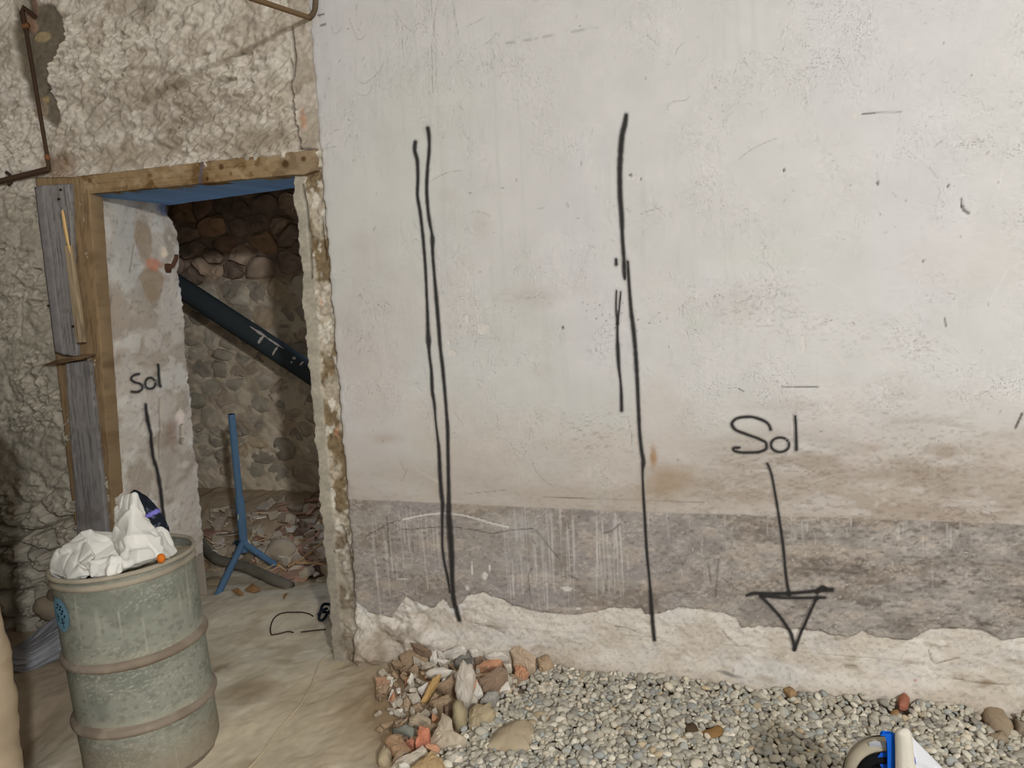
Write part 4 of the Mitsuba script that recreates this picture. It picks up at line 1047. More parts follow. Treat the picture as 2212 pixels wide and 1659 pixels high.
hs = thing('hose', 'grey plastic hose lying half buried in the sand behind the blue stand', 'hose')
add('tube', tube(spline(g0, 40), 0.030, 16), 'm_satin', lin(112, 106, 94), parent=hs, var=0.25)
q = g0[2]; dd = (g0[3] - g0[1]); dd /= np.linalg.norm(dd)
add('tape', tube([g0[1] + dd * 0.035, g0[1] + dd * 0.06], 0.0318, 16), 'm_flat', lin(196, 186, 170), parent=hs, label='pale ring of tape')

# blue stand: pole, socket, three legs
bs = thing('tripod_stand', 'blue painted steel stand with splayed legs inside the doorway', 'stand')
BLUE = lin(88, 116, 142)
ys = 0.86
top, mid, bot = at_y(500, 895, ys), at_y(520, 1110, ys), at_y(528, 1192, ys)
mid = top + (bot - top) * 0.70
add('pole', tube([top, mid], [0.0195, 0.0195], 18), 'm_satin', BLUE, parent=bs, var=0.12)
add('pole_cap', tube([top - [0, 0, 0.001], top + [0, 0, 0.002]], 0.017, 18), 'm_flat', lin(30, 40, 56), parent=bs)
low_ = mid - (top - bot) * 0.075
add('socket', tube([low_ + (top - bot) * 0.18, low_ + (top - bot) * 0.17, low_, bot], [0.021, 0.0255, 0.0255, 0.0215], 18), 'm_satin', BLUE, parent=bs, var=0.12)
hub = at_y(524, 1172, ys - 0.03)
f1_ = on_floor(469, 1283); f1_[2] -= 0.01
f2_ = at_y(606, 1228, 0.98)
f3_ = np.array([hub[0] - 0.33, ys + 0.34, hub[2] - 0.15])
for tgt in (f1_, f2_, f3_):
    dd = (tgt - hub) / np.linalg.norm(tgt - hub)
    add('leg', tube([hub + dd * 0.002, hub + dd * 0.02, tgt], 0.0185, 16), 'm_satin', BLUE * (0.9 if tgt is f1_ else 1.0), parent=bs, var=0.15)
p = at_y(515, 1118, ys - 0.026); add('paint_chip', hull([p + [0, 0, 0.022], p + [0.007, 0, 0.012], p + [-0.002, 0, -0.02], p + [-0.007, 0, -0.008], p + [0, -0.002, 0]]), 'm_flat', lin(206, 204, 176), parent=bs)
tb = [at_y(601, 1212, 0.95), at_y(628, 1232, 0.95), at_y(618, 1246, 0.93), at_y(592, 1232, 0.93)]
add('tile_shard', hull(np.vstack([tb, np.array(tb) + [0.01, 0.08, -0.012], np.array(tb) + [0, 0.0, -0.015]])), 'm_rough', lin(190, 138, 84), label='ochre tile shard wedged under the right leg of the blue stand', cat='tile shard', smooth=False)


# ------------------------------------------------------------------ broken pieces
def shard(seed, size, thick, elong, kind):
    """a broken flake: convex outline with a bevelled, uneven slab (about 40 triangles)"""
    r = np.random.default_rng(seed)
    k = r.integers(5, 8)
    ang = np.sort(r.uniform(0, 2 * np.pi, k)); rad = r.uniform(0.6, 1.0, k)
    o = np.c_[np.cos(ang) * rad * size * elong, np.sin(ang) * rad * size / elong]
    p = []
    for z, s in ((thick / 2, 0.9), (thick / 3, 1.0), (-thick / 3, 1.0), (-thick / 2, 0.85)):
        p.append(np.c_[o * s + r.normal(0, size * 0.03, o.shape), np.full(k, z) + r.normal(0, thick * 0.1, k)])
    try:
        return hull(np.vstack(p))
    except Exception:
        return rbox((size * 2, size, thick), thick * 0.2)


def pose(mesh, pos, rz, tx=0.0, ty=0.0):
    v, f = mesh
    R_ = trimesh.transformations.euler_matrix(tx, ty, rz)[:3, :3]
    return v @ R_.T + pos, f


rd = np.random.default_rng(31)
DEB = [('plaster_flake', lin(216, 204, 186), 0.036, 0.008, 1.25, 'pale plaster flake in the debris heap beyond the doorway', 'flake', 'plaster flakes beyond the doorway'),
       ('wood_splinter', lin(212, 190, 156), 0.026, 0.006, 2.6, 'thin light wood splinter in the debris heap beyond the doorway', 'splinter', 'wood splinters beyond the doorway'),
       ('tile_fragment', lin(176, 140, 120), 0.042, 0.014, 1.4, 'red-brown tile fragment in the debris heap beyond the doorway', 'tile fragment', 'tile fragments beyond the doorway'),
       ('debris_stone', lin(184, 168, 146), 0.034, 0.045, 1.1, 'grey-brown rubble stone in the debris heap beyond the doorway', 'stone', 'rubble stones beyond the doorway')]
solid = [(q_, 0.034) for q_ in spline(g0, 60)] + [(hub + (t_ - hub) * u_, 0.022) for t_ in (f1_, f2_, f3_) for u_ in np.linspace(0, 1, 14)] + [(bot + [0, 0, 0.02], 0.03)]
solid += [(on_floor(px, py) + [0, 0, r_ * 0.3], r_ * 0.85) for px, py, r_ in ((610, 1195, .085), (545, 1208, .05), (647, 1188, .04), (424, 1160, .06), (436, 1228, .045), (690, 1240, .06), (462, 1262, .05), (650, 1110, .05))]
sc_, sr_ = np.array([q_[0] for q_ in solid]), np.array([q_[1] for q_ in solid])
n = 0
while n < 420:
    px, py = rd.uniform(442, 712), rd.uniform(1085, 1255)
    if py > 1200 and px < 560 and rd.random() < 0.92:
        continue
    if py > 1215 and px < 640 and rd.random() < 0.85:
        continue
    q = on_floor(px, py)
    if q[1] > YB - 0.03 or q[1] < 0.75 or (abs(px - 524) < 12 and q[1] < 1.05):
        continue
    if (np.linalg.norm(sc_ - q - [0, 0, 0.015], axis=1) < sr_ + 0.022).any():
        continue
    right = px > 590
    k = rd.choice(4, p=[0.14, 0.14, 0.46, 0.26] if right else [0.36, 0.26, 0.12, 0.26])
    nm_, c, s, th, el, lb, ct, gp = DEB[k]
    s = s * rd.uniform(0.6, 1.9)
    m_ = pose(shard(500 + n, s, th * rd.uniform(0.7, 1.3), el * rd.uniform(0.8, 1.2), k), q + [0, 0, 0.004 + rd.uniform(0, 0.03) + (0.3 * s if k == 3 else 0)], rd.uniform(-0.7, 0.7) + (0 if rd.random() < 0.8 else 1.5), rd.normal(0.25, 0.3), rd.normal(0, 0.25))
    add(nm_, m_, 'm_flat' if k == 1 else 'm_rough', c * rd.uniform(0.72, 1.15), label=lb, cat=ct, group=gp, smooth=False, var=0.25)
    n += 1
for (ax_, ay_, bx_, by_), wd in (((706, 1166, 658, 1204), 0.018), ((657, 1205, 622, 1224), 0.014), ((668, 1212, 640, 1218), 0.012), ((645, 1166, 668, 1166), 0.016), ((640, 1216, 705, 1220), 0.012)):
    a, b = at_z(ax_, ay_, 0.07 if ax_ > 690 else 0.045), at_z(bx_, by_, 0.02)
    add('wood_lath', tube([a, (a + b) / 2 + [0, 0, 0.004], b], wd / 2, 6), 'm_flat', lin(172, 140, 106), label='slim wooden lath on the debris at the right of the doorway', cat='lath', group='laths beyond the doorway', smooth=False)
bo = trimesh.creation.icosphere(3, 1.0)
def boulder(seed, r3, amp=0.18, f=1.4):
    v = np.array(bo.vertices); v = v * (1 + amp * 2 * (nz(v + seed * 3.1, f, seed, 3) - 0.5))[:, None] + 0.03 * (nz(v + seed, 5, seed, 2) - 0.5)[:, None] * v
    return v * np.asarray(r3), np.array(bo.faces)
for i, (px, py, r3, c, lb) in enumerate(((610, 1195, (0.10, 0.08, 0.075), (176, 160, 138), 'pale rounded stone behind the right leg of the blue stand'), (545, 1208, (0.065, 0.05, 0.045), (150, 134, 110), 'tan stone between the legs of the blue stand'),
                                         (647, 1188, (0.05, 0.04, 0.03), (140, 124, 104), 'flat grey stone beside the pale rounded one beyond the doorway'), (424, 1160, (0.05, 0.05, 0.06), (150, 134, 112), 'tan stone under the broken foot of the doorway side'),
                                         (436, 1228, (0.05, 0.04, 0.04), (138, 114, 88), 'brown stone at the foot of the doorway side next to the hose'), (690, 1240, (0.07, 0.06, 0.04), (84, 68, 58), 'dark stone in the shade of the right jamb'),
                                         (462, 1262, (0.06, 0.05, 0.03), (150, 134, 108), 'low sandy stone in front of the hose'), (650, 1110, (0.06, 0.05, 0.04), (126, 104, 88), 'brown stone high on the debris in the shade'))):
    q = on_floor(px, py); v, f = boulder(i + 60, r3); add('rubble_boulder', (v + q + [0, 0, r3[2] * 0.35], f), 'm_rough', lin(c), label=lb, cat='stone', var=0.35, vf=16)

# ================================================================== pipes and wires on the wall and floor
cp = thing('copper_pipe', 'thin dark pipe running down the rough wall and bending left at the foot', 'pipe')
PY = -0.035
k0, k1, k2, k3 = at_y(48, 28, PY), at_y(55, 58, PY), at_y(106, 362, PY), at_y(-13, 395, PY)
add('tube', tube([k1, k1 + (k2 - k1) * 0.5, k2 - (k2 - k1) * 0.025, k2 + [-0.004, 0, -0.006], k2 + (k3 - k2) * 0.04 + [0, 0, -0.006], k3], [0.0085, 0.0085, 0.0085, 0.0095, 0.0125, 0.0125], 14), 'm_satin', lin(74, 58, 46), parent=cp, var=0.4, vf=26)
add('tube', tube([k1 + [0, 0, -0.01], k0, k0 + [0.012, 0.0, 0.02], at_y(64, 26, PY + 0.01), at_y(78, 38, -0.005)], [0.011, 0.011, 0.011, 0.009, 0.009], 12), 'm_satin', lin(66, 50, 40), parent=cp, label='elbow turning into the wall', var=0.4)
add('clamp', tube([at_y(50, 58, PY - 0.006), at_y(61, 54, PY - 0.006)], 0.011, 10), 'm_satin', lin(120, 84, 58), parent=cp)
add('joint', tube([k2 + (k1 - k2) * 0.09, k2 + (k1 - k2) * 0.055], 0.011, 12), 'm_satin', lin(132, 88, 60), parent=cp)
q = at_y(22, 386, PY); add('bracket', tube([q + [0.0, -0.016, 0.026], q + [0, 0.0, 0.018], q + [0, 0.0, -0.018], q + [0.002, -0.014, -0.028]], 0.008, 8), 'm_satin', lin(62, 52, 44), parent=cp)

hp_ = thing('bent_conduit', 'bent dark conduit hanging at the top edge where the rough wall meets the white wall', 'pipe')
J = at_y(668, 38, -0.02)
E1 = np.array([-1.557, -0.49, 2.508])
add('tube', tube(spline([at_y(684, -60, -0.03), at_y(682, 0, -0.03), at_y(681, 16, -0.028), at_y(676, 30, -0.024), J], 20), 0.0105, 12), 'm_satin', lin(100, 86, 70), parent=hp_, var=0.25)
add('tube', tube([J + (J - E1) * 0.02, J, E1, E1 + (E1 - J) * 1.2], 0.0095, 12), 'm_satin', lin(122, 100, 76), parent=hp_, var=0.25)

def laid(name, pts, r, c, label, cat, lift=0.003, n=60):
    p2 = spline(pts, n)
    v = np.array([on_floor(*q) + [0, 0, lift] for q in p2])
    v[:, 2] = gaussian_filter(v[:, 2], 1.0)
    return add(name, tube(v, r, 7), 'm_satin', c, label=label, cat=cat, var=0.2)


laid('twine', [(722, 1403), (704, 1420), (690, 1437), (675, 1478), (652, 1520), (618, 1560), (592, 1592), (566, 1630), (530, 1668)], 0.0032, lin(196, 182, 154), 'pale twine snaking over the sand from the pier to the drum', 'twine')
laid('wire', [(634, 1368), (622, 1366), (606, 1370), (587, 1373), (584, 1362), (586, 1350), (593, 1336), (604, 1328), (624, 1324), (650, 1324), (665, 1326), (677, 1333)], 0.0028, lin(62, 50, 40), 'dark bent wire loop lying on the sand in the doorway', 'wire', 0.004)
laid('wire', [(650, 1367), (676, 1364), (704, 1361)], 0.0028, lin(60, 50, 42), 'short straight dark wire on the sand beside the pier', 'wire', 0.004, 20)
co = [on_floor(708, 1340) + [0.03 * math.cos(t) * (1 + 0.2 * math.sin(3 * t)), 0.06 * math.sin(t), 0.02 + 0.012 * math.sin(2.3 * t) + 0.004 * t] for t in np.linspace(0, 12, 90)]
add('cable_coil', tube(co, 0.007, 7), 'm_satin', lin(40, 44, 50), label='small dark coil of cable tucked behind the foot of the pier', cat='cable')
for i, pts in enumerate((((545, 1262), (565, 1277), (548, 1283), (528, 1276)), ((500, 1277), (514, 1272), (528, 1286), (518, 1288)), ((612, 1288), (622, 1283), (614, 1298)))):
    b_ = np.array([on_floor(*q) + [0, 0, 0.006] for q in pts]); add('paper_scrap', hull(np.vstack([b_, b_.mean(0) + [0, 0.01, 0.012], b_.mean(0) - [0, 0, 0.006]])), 'm_flat', lin(176, 134, 88), label='small ochre scrap lying on the sand below the blue stand', cat='scrap', group='ochre scraps on the sand', smooth=False)

# ================================================================== the drum
DB = np.array([-2.134, -0.677, -0.145]); ax = np.array([-0.048, 0.0, 1.0]); ax /= np.linalg.norm(ax)
DX = np.cross([0, 1.0, 0], ax); DX /= np.linalg.norm(DX); DY = np.cross(ax, DX)
DR, DH = 0.2345, 0.768


def dpt(r, th, h):
    r, th, h = np.broadcast_arrays(r, th, h)
    return DB + r[..., None] * (np.cos(th)[..., None] * DX + np.sin(th)[..., None] * DY) + h[..., None] * ax


def lathe_d(prof, n=120):
    prof = np.asarray(prof, float)
    th = np.linspace(0, 2 * np.pi, n + 1)
    G = dpt(prof[:, 0][:, None], th[None, :], prof[:, 1][:, None])
    return G, (G.reshape(-1, 3), grid_faces(len(prof), n + 1))


drum = thing('steel_drum', 'dented grey-green galvanised drum with rusty hoops, filled with rubbish', 'drum')
H1, H2 = 0.452, 0.216
hs_ = np.r_[np.linspace(0, DH - 0.005, 210)]
G, mesh = lathe_d(np.c_[DR + 0 * hs_, hs_], 300)
th = np.arctan2((G - DB) @ DY, (G - DB) @ DX)
dent = 0.006 * (nz(G, 5, 301, 3) - 0.5) * 2
G = G + dent[..., None] * (np.cos(th)[..., None] * DX + np.sin(th)[..., None] * DY)
hh = (G - DB) @ ax
c = np.ones(G.shape) * lin(134, 136, 126)
U = np.stack([th * DR, 0 * th, hh], -1)
c += (lin(112, 115, 106) - c) * (sst(0.42, 0.62, nz(U, 9, 302, 4)) * 0.7)[..., None]
sp_ = nz(U, 150, 303, 2); c += (lin(168, 168, 155) - c) * (sst(0.58, 0.74, sp_) * sst(0.4, 0.6, nz(U, 7, 304, 3)) * 0.65)[..., None]
c += (lin(100, 98, 88) - c) * (sst(0.56, 0.7, nz(U, 60, 305, 3)) * 0.4)[..., None]
c += (lin(140, 127, 110) - c) * (sst(0.22, 0.02, hh + 0.12 * (nz(U, 7, 306, 3) - 0.5)) * 0.75)[..., None]
strk = nz(U * np.array([1, 1, 0.06]), 55, 307, 3); c += (lin(182, 178, 160) - c) * (sst(0.62, 0.8, strk) * sst(0.5, 0.7, nz(U, 5, 308, 3)) * 0.35)[..., None]
for hq in (H1, H2):
    c += (lin(176, 170, 152) - c) * (np.exp(-((hh - hq - 0.025) / 0.018) ** 2) * 0.4 * (0.3 + nz(U, 20, 309, 3)))[..., None]
rd2 = np.random.default_rng(5)
for k in range(9):
    t0 = rd2.uniform(-2.6, -0.2); hb = rd2.uniform(0.1, 0.72); ln = rd2.uniform(0.03, 0.2)
    d = np.abs(th - t0 - 0.02 * (hh - hb)); a = sst(0.012, 0.004, d) * sst(hb + 0.01, hb, hh) * sst(hb - ln - 0.02, hb - ln, hh)
    c += (lin(192, 188, 172) - c) * (a * rd2.uniform(0.2, 0.6) * (0.3 + nz(U, 60, 313, 2)))[..., None]
add('body', (G.reshape(-1, 3), mesh[1]), 'm_satin', c.reshape(-1, 3) * np.array([1.08, 1.07, 1.04]), parent=drum)
add('inner_wall', lathe_d(np.c_[DR - 0.004 + 0 * hs_[::30], hs_[::30]], 90)[1], 'm_flat', lin(128, 120, 102), parent=drum, var=0.3, vf=8)
ang = np.linspace(-0.3, 2 * np.pi * 0.86, 12)
rim = [(DR - 0.004 + 0.0085 + 0.0085 * math.cos(t), DH - 0.004 + 0.0085 * math.sin(t)) for t in np.linspace(np.pi, -np.pi, 12)]
Gr, rm = lathe_d(rim + rim[:1], 140)
add('rim', rm, 'm_satin', lin(156, 147, 130), parent=drum, label='rolled upper rim', var=0.4, vf=12)
_, rm = lathe_d([(DR - 0.001, DH - 0.022), (DR + 0.006, DH - 0.026), (DR + 0.0085, DH - 0.034), (DR + 0.006, DH - 0.042), (DR - 0.001, DH - 0.046)], 140)
add('neck_bead', rm, 'm_satin', lin(154, 145, 128), parent=drum, label='bead under the rim', var=0.4, vf=12)
for hq in (H1, H2):
    Gh, rm = lathe_d([(DR - 0.002, hq + 0.022)] + [(DR - 0.001 + 0.0155 * math.cos(t), hq + 0.0165 * math.sin(t)) for t in np.linspace(1.45, -1.45, 9)] + [(DR - 0.002, hq - 0.022)], 160)
    cc = np.ones((Gh.size // 3, 3)) * lin(138, 126, 112); gp = Gh.reshape(-1, 3)
    cc += (lin(166, 156, 138) - cc) * (sst(0.5, 0.7, nz(gp, 18, 311, 3)) * 0.6)[:, None]; cc += (lin(120, 106, 92) - cc) * (sst(0.5, 0.62, nz(gp, 6, 312, 3)) * 0.6)[:, None]
    add('hoop', rm, 'm_satin', cc, parent=drum, label='rusty swaged hoop')
_, rm = lathe_d([(DR - 0.001, 0.03), (DR + 0.004, 0.016), (DR + 0.006, 0.006), (DR + 0.004, 0.0), (DR - 0.03, 0.0), (0.0, 0.008)], 120)
add('base', rm, 'm_satin', lin(110, 100, 86), parent=drum)
# blue sticker with its dark marks
def dsurf(px, py, lift):
    d = ray(px, py); o = CAM - DB
    dd = d - (d @ ax) * ax; oo = o - (o @ ax) * ax
    A, B, C_ = dd @ dd, 2 * dd @ oo, oo @ oo - (DR + lift) ** 2
    disc = B * B - 4 * A * C_
    t = (-B - math.sqrt(max(disc, 0))) / (2 * A)
    q = CAM + d * t; v = q - DB; t_ = math.atan2(v @ DY, v @ DX); return t_, v @ ax


tc, hc = dsurf(134, 1327, 0.002)
def patch(pts, lift, tri=None):
    pts = np.array(pts); v = dpt(np.full(len(pts), DR + lift), tc + pts[:, 0] / DR, hc + pts[:, 1])
    f = np.array([[0, i, i + 1] for i in range(1, len(pts) - 1)] + [[0, len(pts) - 1, 1]]) if tri is None else tri
    return v, f


SA, SB = 0.047, 0.060
rings = [np.array([[0, 0.0]])] + [np.array([[SA * s * math.cos(t), SB * s * math.sin(t)] for t in np.linspace(0, 2 * np.pi, 40, endpoint=False)]) for s in (0.33, 0.66, 1.0)]
pp_ = np.vstack(rings); tri = [[0, 1 + i, 1 + (i + 1) % 40] for i in range(40)]
for a in range(2):
    for i in range(40):
        b0, b1_ = 1 + 40 * a, 41 + 40 * a; tri += [[b0 + i, b1_ + i, b1_ + (i + 1) % 40], [b0 + i, b1_ + (i + 1) % 40, b0 + (i + 1) % 40]]
stk = add('sticker', patch(pp_, 0.0085, np.array(tri)), 'm_satin', lin(104, 140, 158), parent=drum, label='light blue oval sticker with dark marks', var=0.25, vf=40)
ms = []
for u, v, w, h, r in ((0.012, 0.030, 0.007, 0.005, 0.5), (-0.004, 0.036, 0.007, 0.005, 0.3), (0.02, 0.016, 0.007, 0.005, 0.8), (0.006, 0.020, 0.007, 0.005, 0.4), (0.026, -0.002, 0.008, 0.005, 1.0), (0.012, 0.006, 0.008, 0.005, 0.6), (-0.012, 0.024, 0.006, 0.004, 0.2)):
    ca, sa = math.cos(r), math.sin(r); pts = [(0, 0)] + [(u_ * ca - v_ * sa, u_ * sa + v_ * ca) for u_, v_ in ((-w, 0), (-w * .3, h), (w, h * .2), (w * .4, -h))]
    ms.append(patch([(u + a, v + b) for a, b in pts], 0.0093))
for u0, v0, u1, v1, w in ((0.008, -0.010, 0.014, -0.046, 0.004), (0.0, -0.028, 0.022, -0.024, 0.004), (0.012, -0.010, 0.02, -0.018, 0.003), (-0.016, 0.004, -0.012, -0.024, 0.004), (-0.02, -0.008, -0.004, -0.006, 0.003)):
    d = np.array([u1 - u0, v1 - v0]); nn = np.array([-d[1], d[0]]) / np.linalg.norm(d) * w / 2
    ms.append(patch([((u0 + u1) / 2, (v0 + v1) / 2), (u0 + nn[0], v0 + nn[1]), (u1 + nn[0], v1 + nn[1]), (u1 - nn[0], v1 - nn[1]), (u0 - nn[0], v0 - nn[1])], 0.0093))
add('printed_mark', concat(ms), 'm_flat', lin(36, 58, 72), parent=stk)
# dusty filling
t_, r_ = np.meshgrid(np.linspace(0, 2 * np.pi, 80), np.linspace(0, DR - 0.006, 26), indexing='ij')
Gf = dpt(r_, t_, DH - 0.045 + 0 * t_); Gf = Gf + ax * (0.03 * (nz(Gf, 9, 321, 4) - 0.5) + 0.012 * (nz(Gf, 30, 322, 3) - 0.5) + 0.02 * np.cos(t_) * r_ / DR)[..., None]
add('plaster_dust', (Gf.reshape(-1, 3), grid_faces(80, 26)), 'm_rough', lin(176, 166, 142), label='pale dusty rubble filling the drum up to its rim', cat='rubble', var=0.3)


# ------------------------------------------------------------------ the crumpled white sack in the drum
def spheres(pts, r=0.012):
    out = []
    for p in pts:
        for s in ((1, 0, 0), (-1, 0, 0), (0, 1, 0), (0, -1, 0), (0, 0, 1), (0, 0, -1), (.58, .58, .58), (-.58, .58, .58), (.58, -.58, .58), (-.58, -.58, .58)):
            out.append(np.asarray(p) + np.array(s) * r)
    return np.array(out)


def m_hull(pts, r=0.01):
    return m3.Manifold.hull_points(spheres(pts, r).astype(np.float32))


def cy(pts):
    return [at_y(px, py, y) for px, py, y in pts]


white = [m_hull(cy([(119, 1236, -.83), (116, 1222, -.80), (131, 1193, -.80), (146, 1190, -.80), (172, 1230, -.87), (190, 1244, -.87), (150, 1250, -.88), (140, 1245, -.72), (150, 1200, -.66)])),
         m_hull(cy([(132, 1196, -.80), (146, 1188, -.78), (176, 1156, -.74), (200, 1205, -.84), (186, 1220, -.86), (190, 1180, -.62), (160, 1225, -.7)])),
         m_hull(cy([(174, 1155, -.74), (212, 1156, -.70), (252, 1155, -.68), (256, 1190, -.72), (196, 1180, -.77), (200, 1215, -.8), (256, 1215, -.74), (210, 1170, -.56), (250, 1175, -.54)])),
         m_hull(cy([(188, 1222, -.86), (196, 1215, -.87), (262, 1206, -.83), (270, 1222, -.82), (200, 1246, -.875), (258, 1238, -.86), (240, 1230, -.7), (200, 1236, -.7)])),
         m_hull(cy([(270, 1075, -.66), (290, 1072, -.67), (306, 1103, -.66), (303, 1112, -.67), (258, 1100, -.66), (256, 1125, -.69), (304, 1122, -.68), (285, 1130, -.73), (288, 1095, -.58), (262, 1120, -.58), (302, 1118, -.6)])),
         m_hull(cy([(255, 1122, -.68), (306, 1120, -.68), (285, 1130, -.73), (254, 1165, -.71), (330, 1142, -.67), (346, 1180, -.68), (300, 1195, -.77), (270, 1215, -.80), (345, 1198, -.72), (262, 1195, -.74), (260, 1150, -.56), (330, 1175, -.56)])),
         m_hull(cy([(268, 1196, -.79), (300, 1192, -.78), (347, 1184, -.70), (348, 1200, -.71), (300, 1212, -.80), (270, 1228, -.83), (256, 1234, -.84), (300, 1205, -.6)])),
         m_hull(cy([(336, 1146, -.60), (350, 1142, -.59), (360, 1152, -.58), (372, 1178, -.58), (379, 1192, -.58), (366, 1202, -.60), (350, 1200, -.62), (342, 1170, -.63), (352, 1170, -.5)]))]
bag = m3.Manifold.batch_boolean(white, m3.OpType.Add).refine_to_length(0.005)
v, f = arr(bag)
tm = trimesh.Trimesh(v, f, process=True)
trimesh.smoothing.filter_taubin(tm, iterations=3)
nrm = np.array(tm.vertex_normals); v = np.array(tm.vertices)
wv = v + 0.03 * (np.stack([nz(v, 9, 336 + k_, 2) for k_ in range(3)], 1) - 0.5)
cre = 1 - np.abs(2 * nz(wv * np.array([1, 1, 0.7]), 9, 331, 1) - 1); cre2 = 1 - np.abs(2 * nz(wv * np.array([1.3, 1, 0.8]), 21, 332, 1) - 1)
v = v + nrm * (0.013 * (cre ** 6 - 0.2) - 0.007 * (cre2 ** 8 - 0.15) + 0.006 * (nz(v, 6, 333, 2) - 0.5))[:, None]
tm.vertices = v
trimesh.smoothing.filter_taubin(tm, iterations=2)
sack = thing('white_sack', 'crumpled white woven plastic sack stuffed into the top of the drum', 'sack')
add('bag_body', tm, 'm_flat', lin(226, 223, 214), parent=sack, var=0.06, vf=20)
bk = m3.Manifold.batch_boolean([m_hull(cy([(291, 1062, -.60), (286, 1070, -.60), (313, 1075, -.575), (314, 1104, -.60), (330, 1092, -.565), (344, 1110, -.56), (316, 1120, -.60), (342, 1114, -.565), (300, 1070, -.55)]), 0.007),
                               m_hull(cy([(316, 1118, -.60), (344, 1110, -.56), (356, 1128, -.555), (360, 1147, -.555), (334, 1143, -.60), (345, 1143, -.58), (330, 1120, -.54)]), 0.007)], m3.OpType.Add).refine_to_length(0.008)
v, f = arr(bk); tk = trimesh.Trimesh(v, f, process=True); v = np.array(tk.vertices) + np.array(tk.vertex_normals) * (0.008 * ((1 - np.abs(2 * nz(tk.vertices, 26, 334, 2) - 1)) ** 3 - 0.3))[:, None]; tk.vertices = v; trimesh.smoothing.filter_taubin(tk, iterations=4)
cbk = np.ones((len(v), 3)) * lin(34, 38, 44)
cbk += (lin(120, 124, 150) - cbk) * (sst(0.66, 0.74, nz(v, 70, 335, 2)) * 0.6)[:, None]
pxv = None
u0, u1 = at_y(316, 1118, -.60), at_y(345, 1104, -.565); zc_ = np.interp(v[:, 0], [u0[0], u1[0]], [u0[2], u1[2]]) + 0.004
bandm = sst(0.0095, 0.0075, np.abs(v[:, 2] - zc_)) * (v[:, 0] > u0[0] - 0.004)
cbk += (lin(128, 122, 200) - cbk) * bandm[:, None]
add('black_panel', tk, 'm_satin', cbk, parent=sack, label='black printed end with a violet band')
v, f = boulder(77, (0.014, 0.013, 0.016), 0.1); add('orange_cap', (v + at_y(348, 1206, -0.80), f), 'm_satin', lin(204, 112, 44), label='small orange plastic cap peeping over the drum rim', cat='cap')
for i, (a, b) in enumerate((((150, 1168), (158, 1178)), ((100, 1227), (114, 1224)), ((118, 1200), (132, 1206)))):
    add('loose_thread', tube([at_y(*a, -.74), at_y((a[0] + b[0]) / 2 + 1, (a[1] + b[1]) / 2 - 2, -.745), at_y(*b, -.75)], 0.0012, 5), 'm_flat', lin(214, 208, 196), parent=sack)

# ------------------------------------------------------------------ grey plastic sheet against the wall, left of the drum
nu, nv_ = 70, 46
quad = [((18, 1452), (60, 1378)), ((60, 1420), (85, 1345)), ((100, 1400), (125, 1325)), ((160, 1370), (180, 1300))]
bot_ = np.array([at_y(px, py, yy) for (px, py), yy in zip([(14, 1452), (55, 1455), (110, 1432), (185, 1385)], (-0.36, -0.34, -0.27, -0.2))])
mid_ = np.array([at_y(px, py, yy) for (px, py), yy in zip([(20, 1420), (62, 1420), (112, 1392), (185, 1345)], (-0.36, -0.33, -0.26, -0.19))])
top_ = np.array([at_y(px, py, yy) for (px, py), yy in zip([(34, 1395), (70, 1372), (112, 1340), (180, 1300)], (-0.18, -0.16, -0.13, -0.1))])
uu = np.linspace(0, 1, nu)
B_, M_, T_ = spline(bot_, nu), spline(mid_, nu), spline(top_, nu)
t = np.linspace(0, 1, nv_)[None, :, None]
S = (1 - t) ** 2 * B_[:, None] + 2 * t * (1 - t) * (2 * M_ - 0.5 * B_ - 0.5 * T_)[:, None] + t ** 2 * T_[:, None]
sh_ = np.stack([*np.meshgrid(uu * 0.5, np.linspace(0, 1, nv_), indexing='ij'), 0 * S[..., 0]], -1)
S[..., 1] -= 0.030 * ((1 - np.abs(2 * nz(sh_ * np.array([4, 9, 1]), 1.0, 341, 3) - 1)) ** 2 - 0.3)
S[..., 2] += 0.018 * (nz(sh_ * np.array([3, 7, 1]), 1.3, 342, 3) - 0.5)
add('plastic_sheet', (S.reshape(-1, 3), grid_faces(nu, nv_)), 'm_flat', lin(150, 150, 154), label='crumpled grey plastic sheet lying against the wall left of the drum', cat='sheet', var=0.2, vf=20)
q = at_y(118, 1437, -0.22); v, f = boulder(88, (0.05, 0.04, 0.03)); add('rubble_boulder', (v + q, f), 'm_rough', lin(160, 126, 76), label='ochre stone under the grey plastic sheet left of the drum', cat='stone', var=0.3)
for i, (px, py, yy, r3, c_) in enumerate(((110, 1315, -0.05, (0.10, 0.05, 0.06), (150, 136, 116)), (125, 1290, -0.03, (0.06, 0.04, 0.05), (136, 122, 104)), (85, 1455, -0.28, (0.12, 0.06, 0.035), (156, 140, 120)))):
    v, f = boulder(90 + i, r3); add('rubble_boulder', (v + at_y(px, py, yy), f), 'm_rough', lin(c_), label=('brown stone at the wall foot above the grey plastic sheet', 'small grey stone at the wall foot beside the drum', 'flat earthy stone under the front edge of the grey plastic sheet')[i], cat='stone', var=0.35, vf=14)

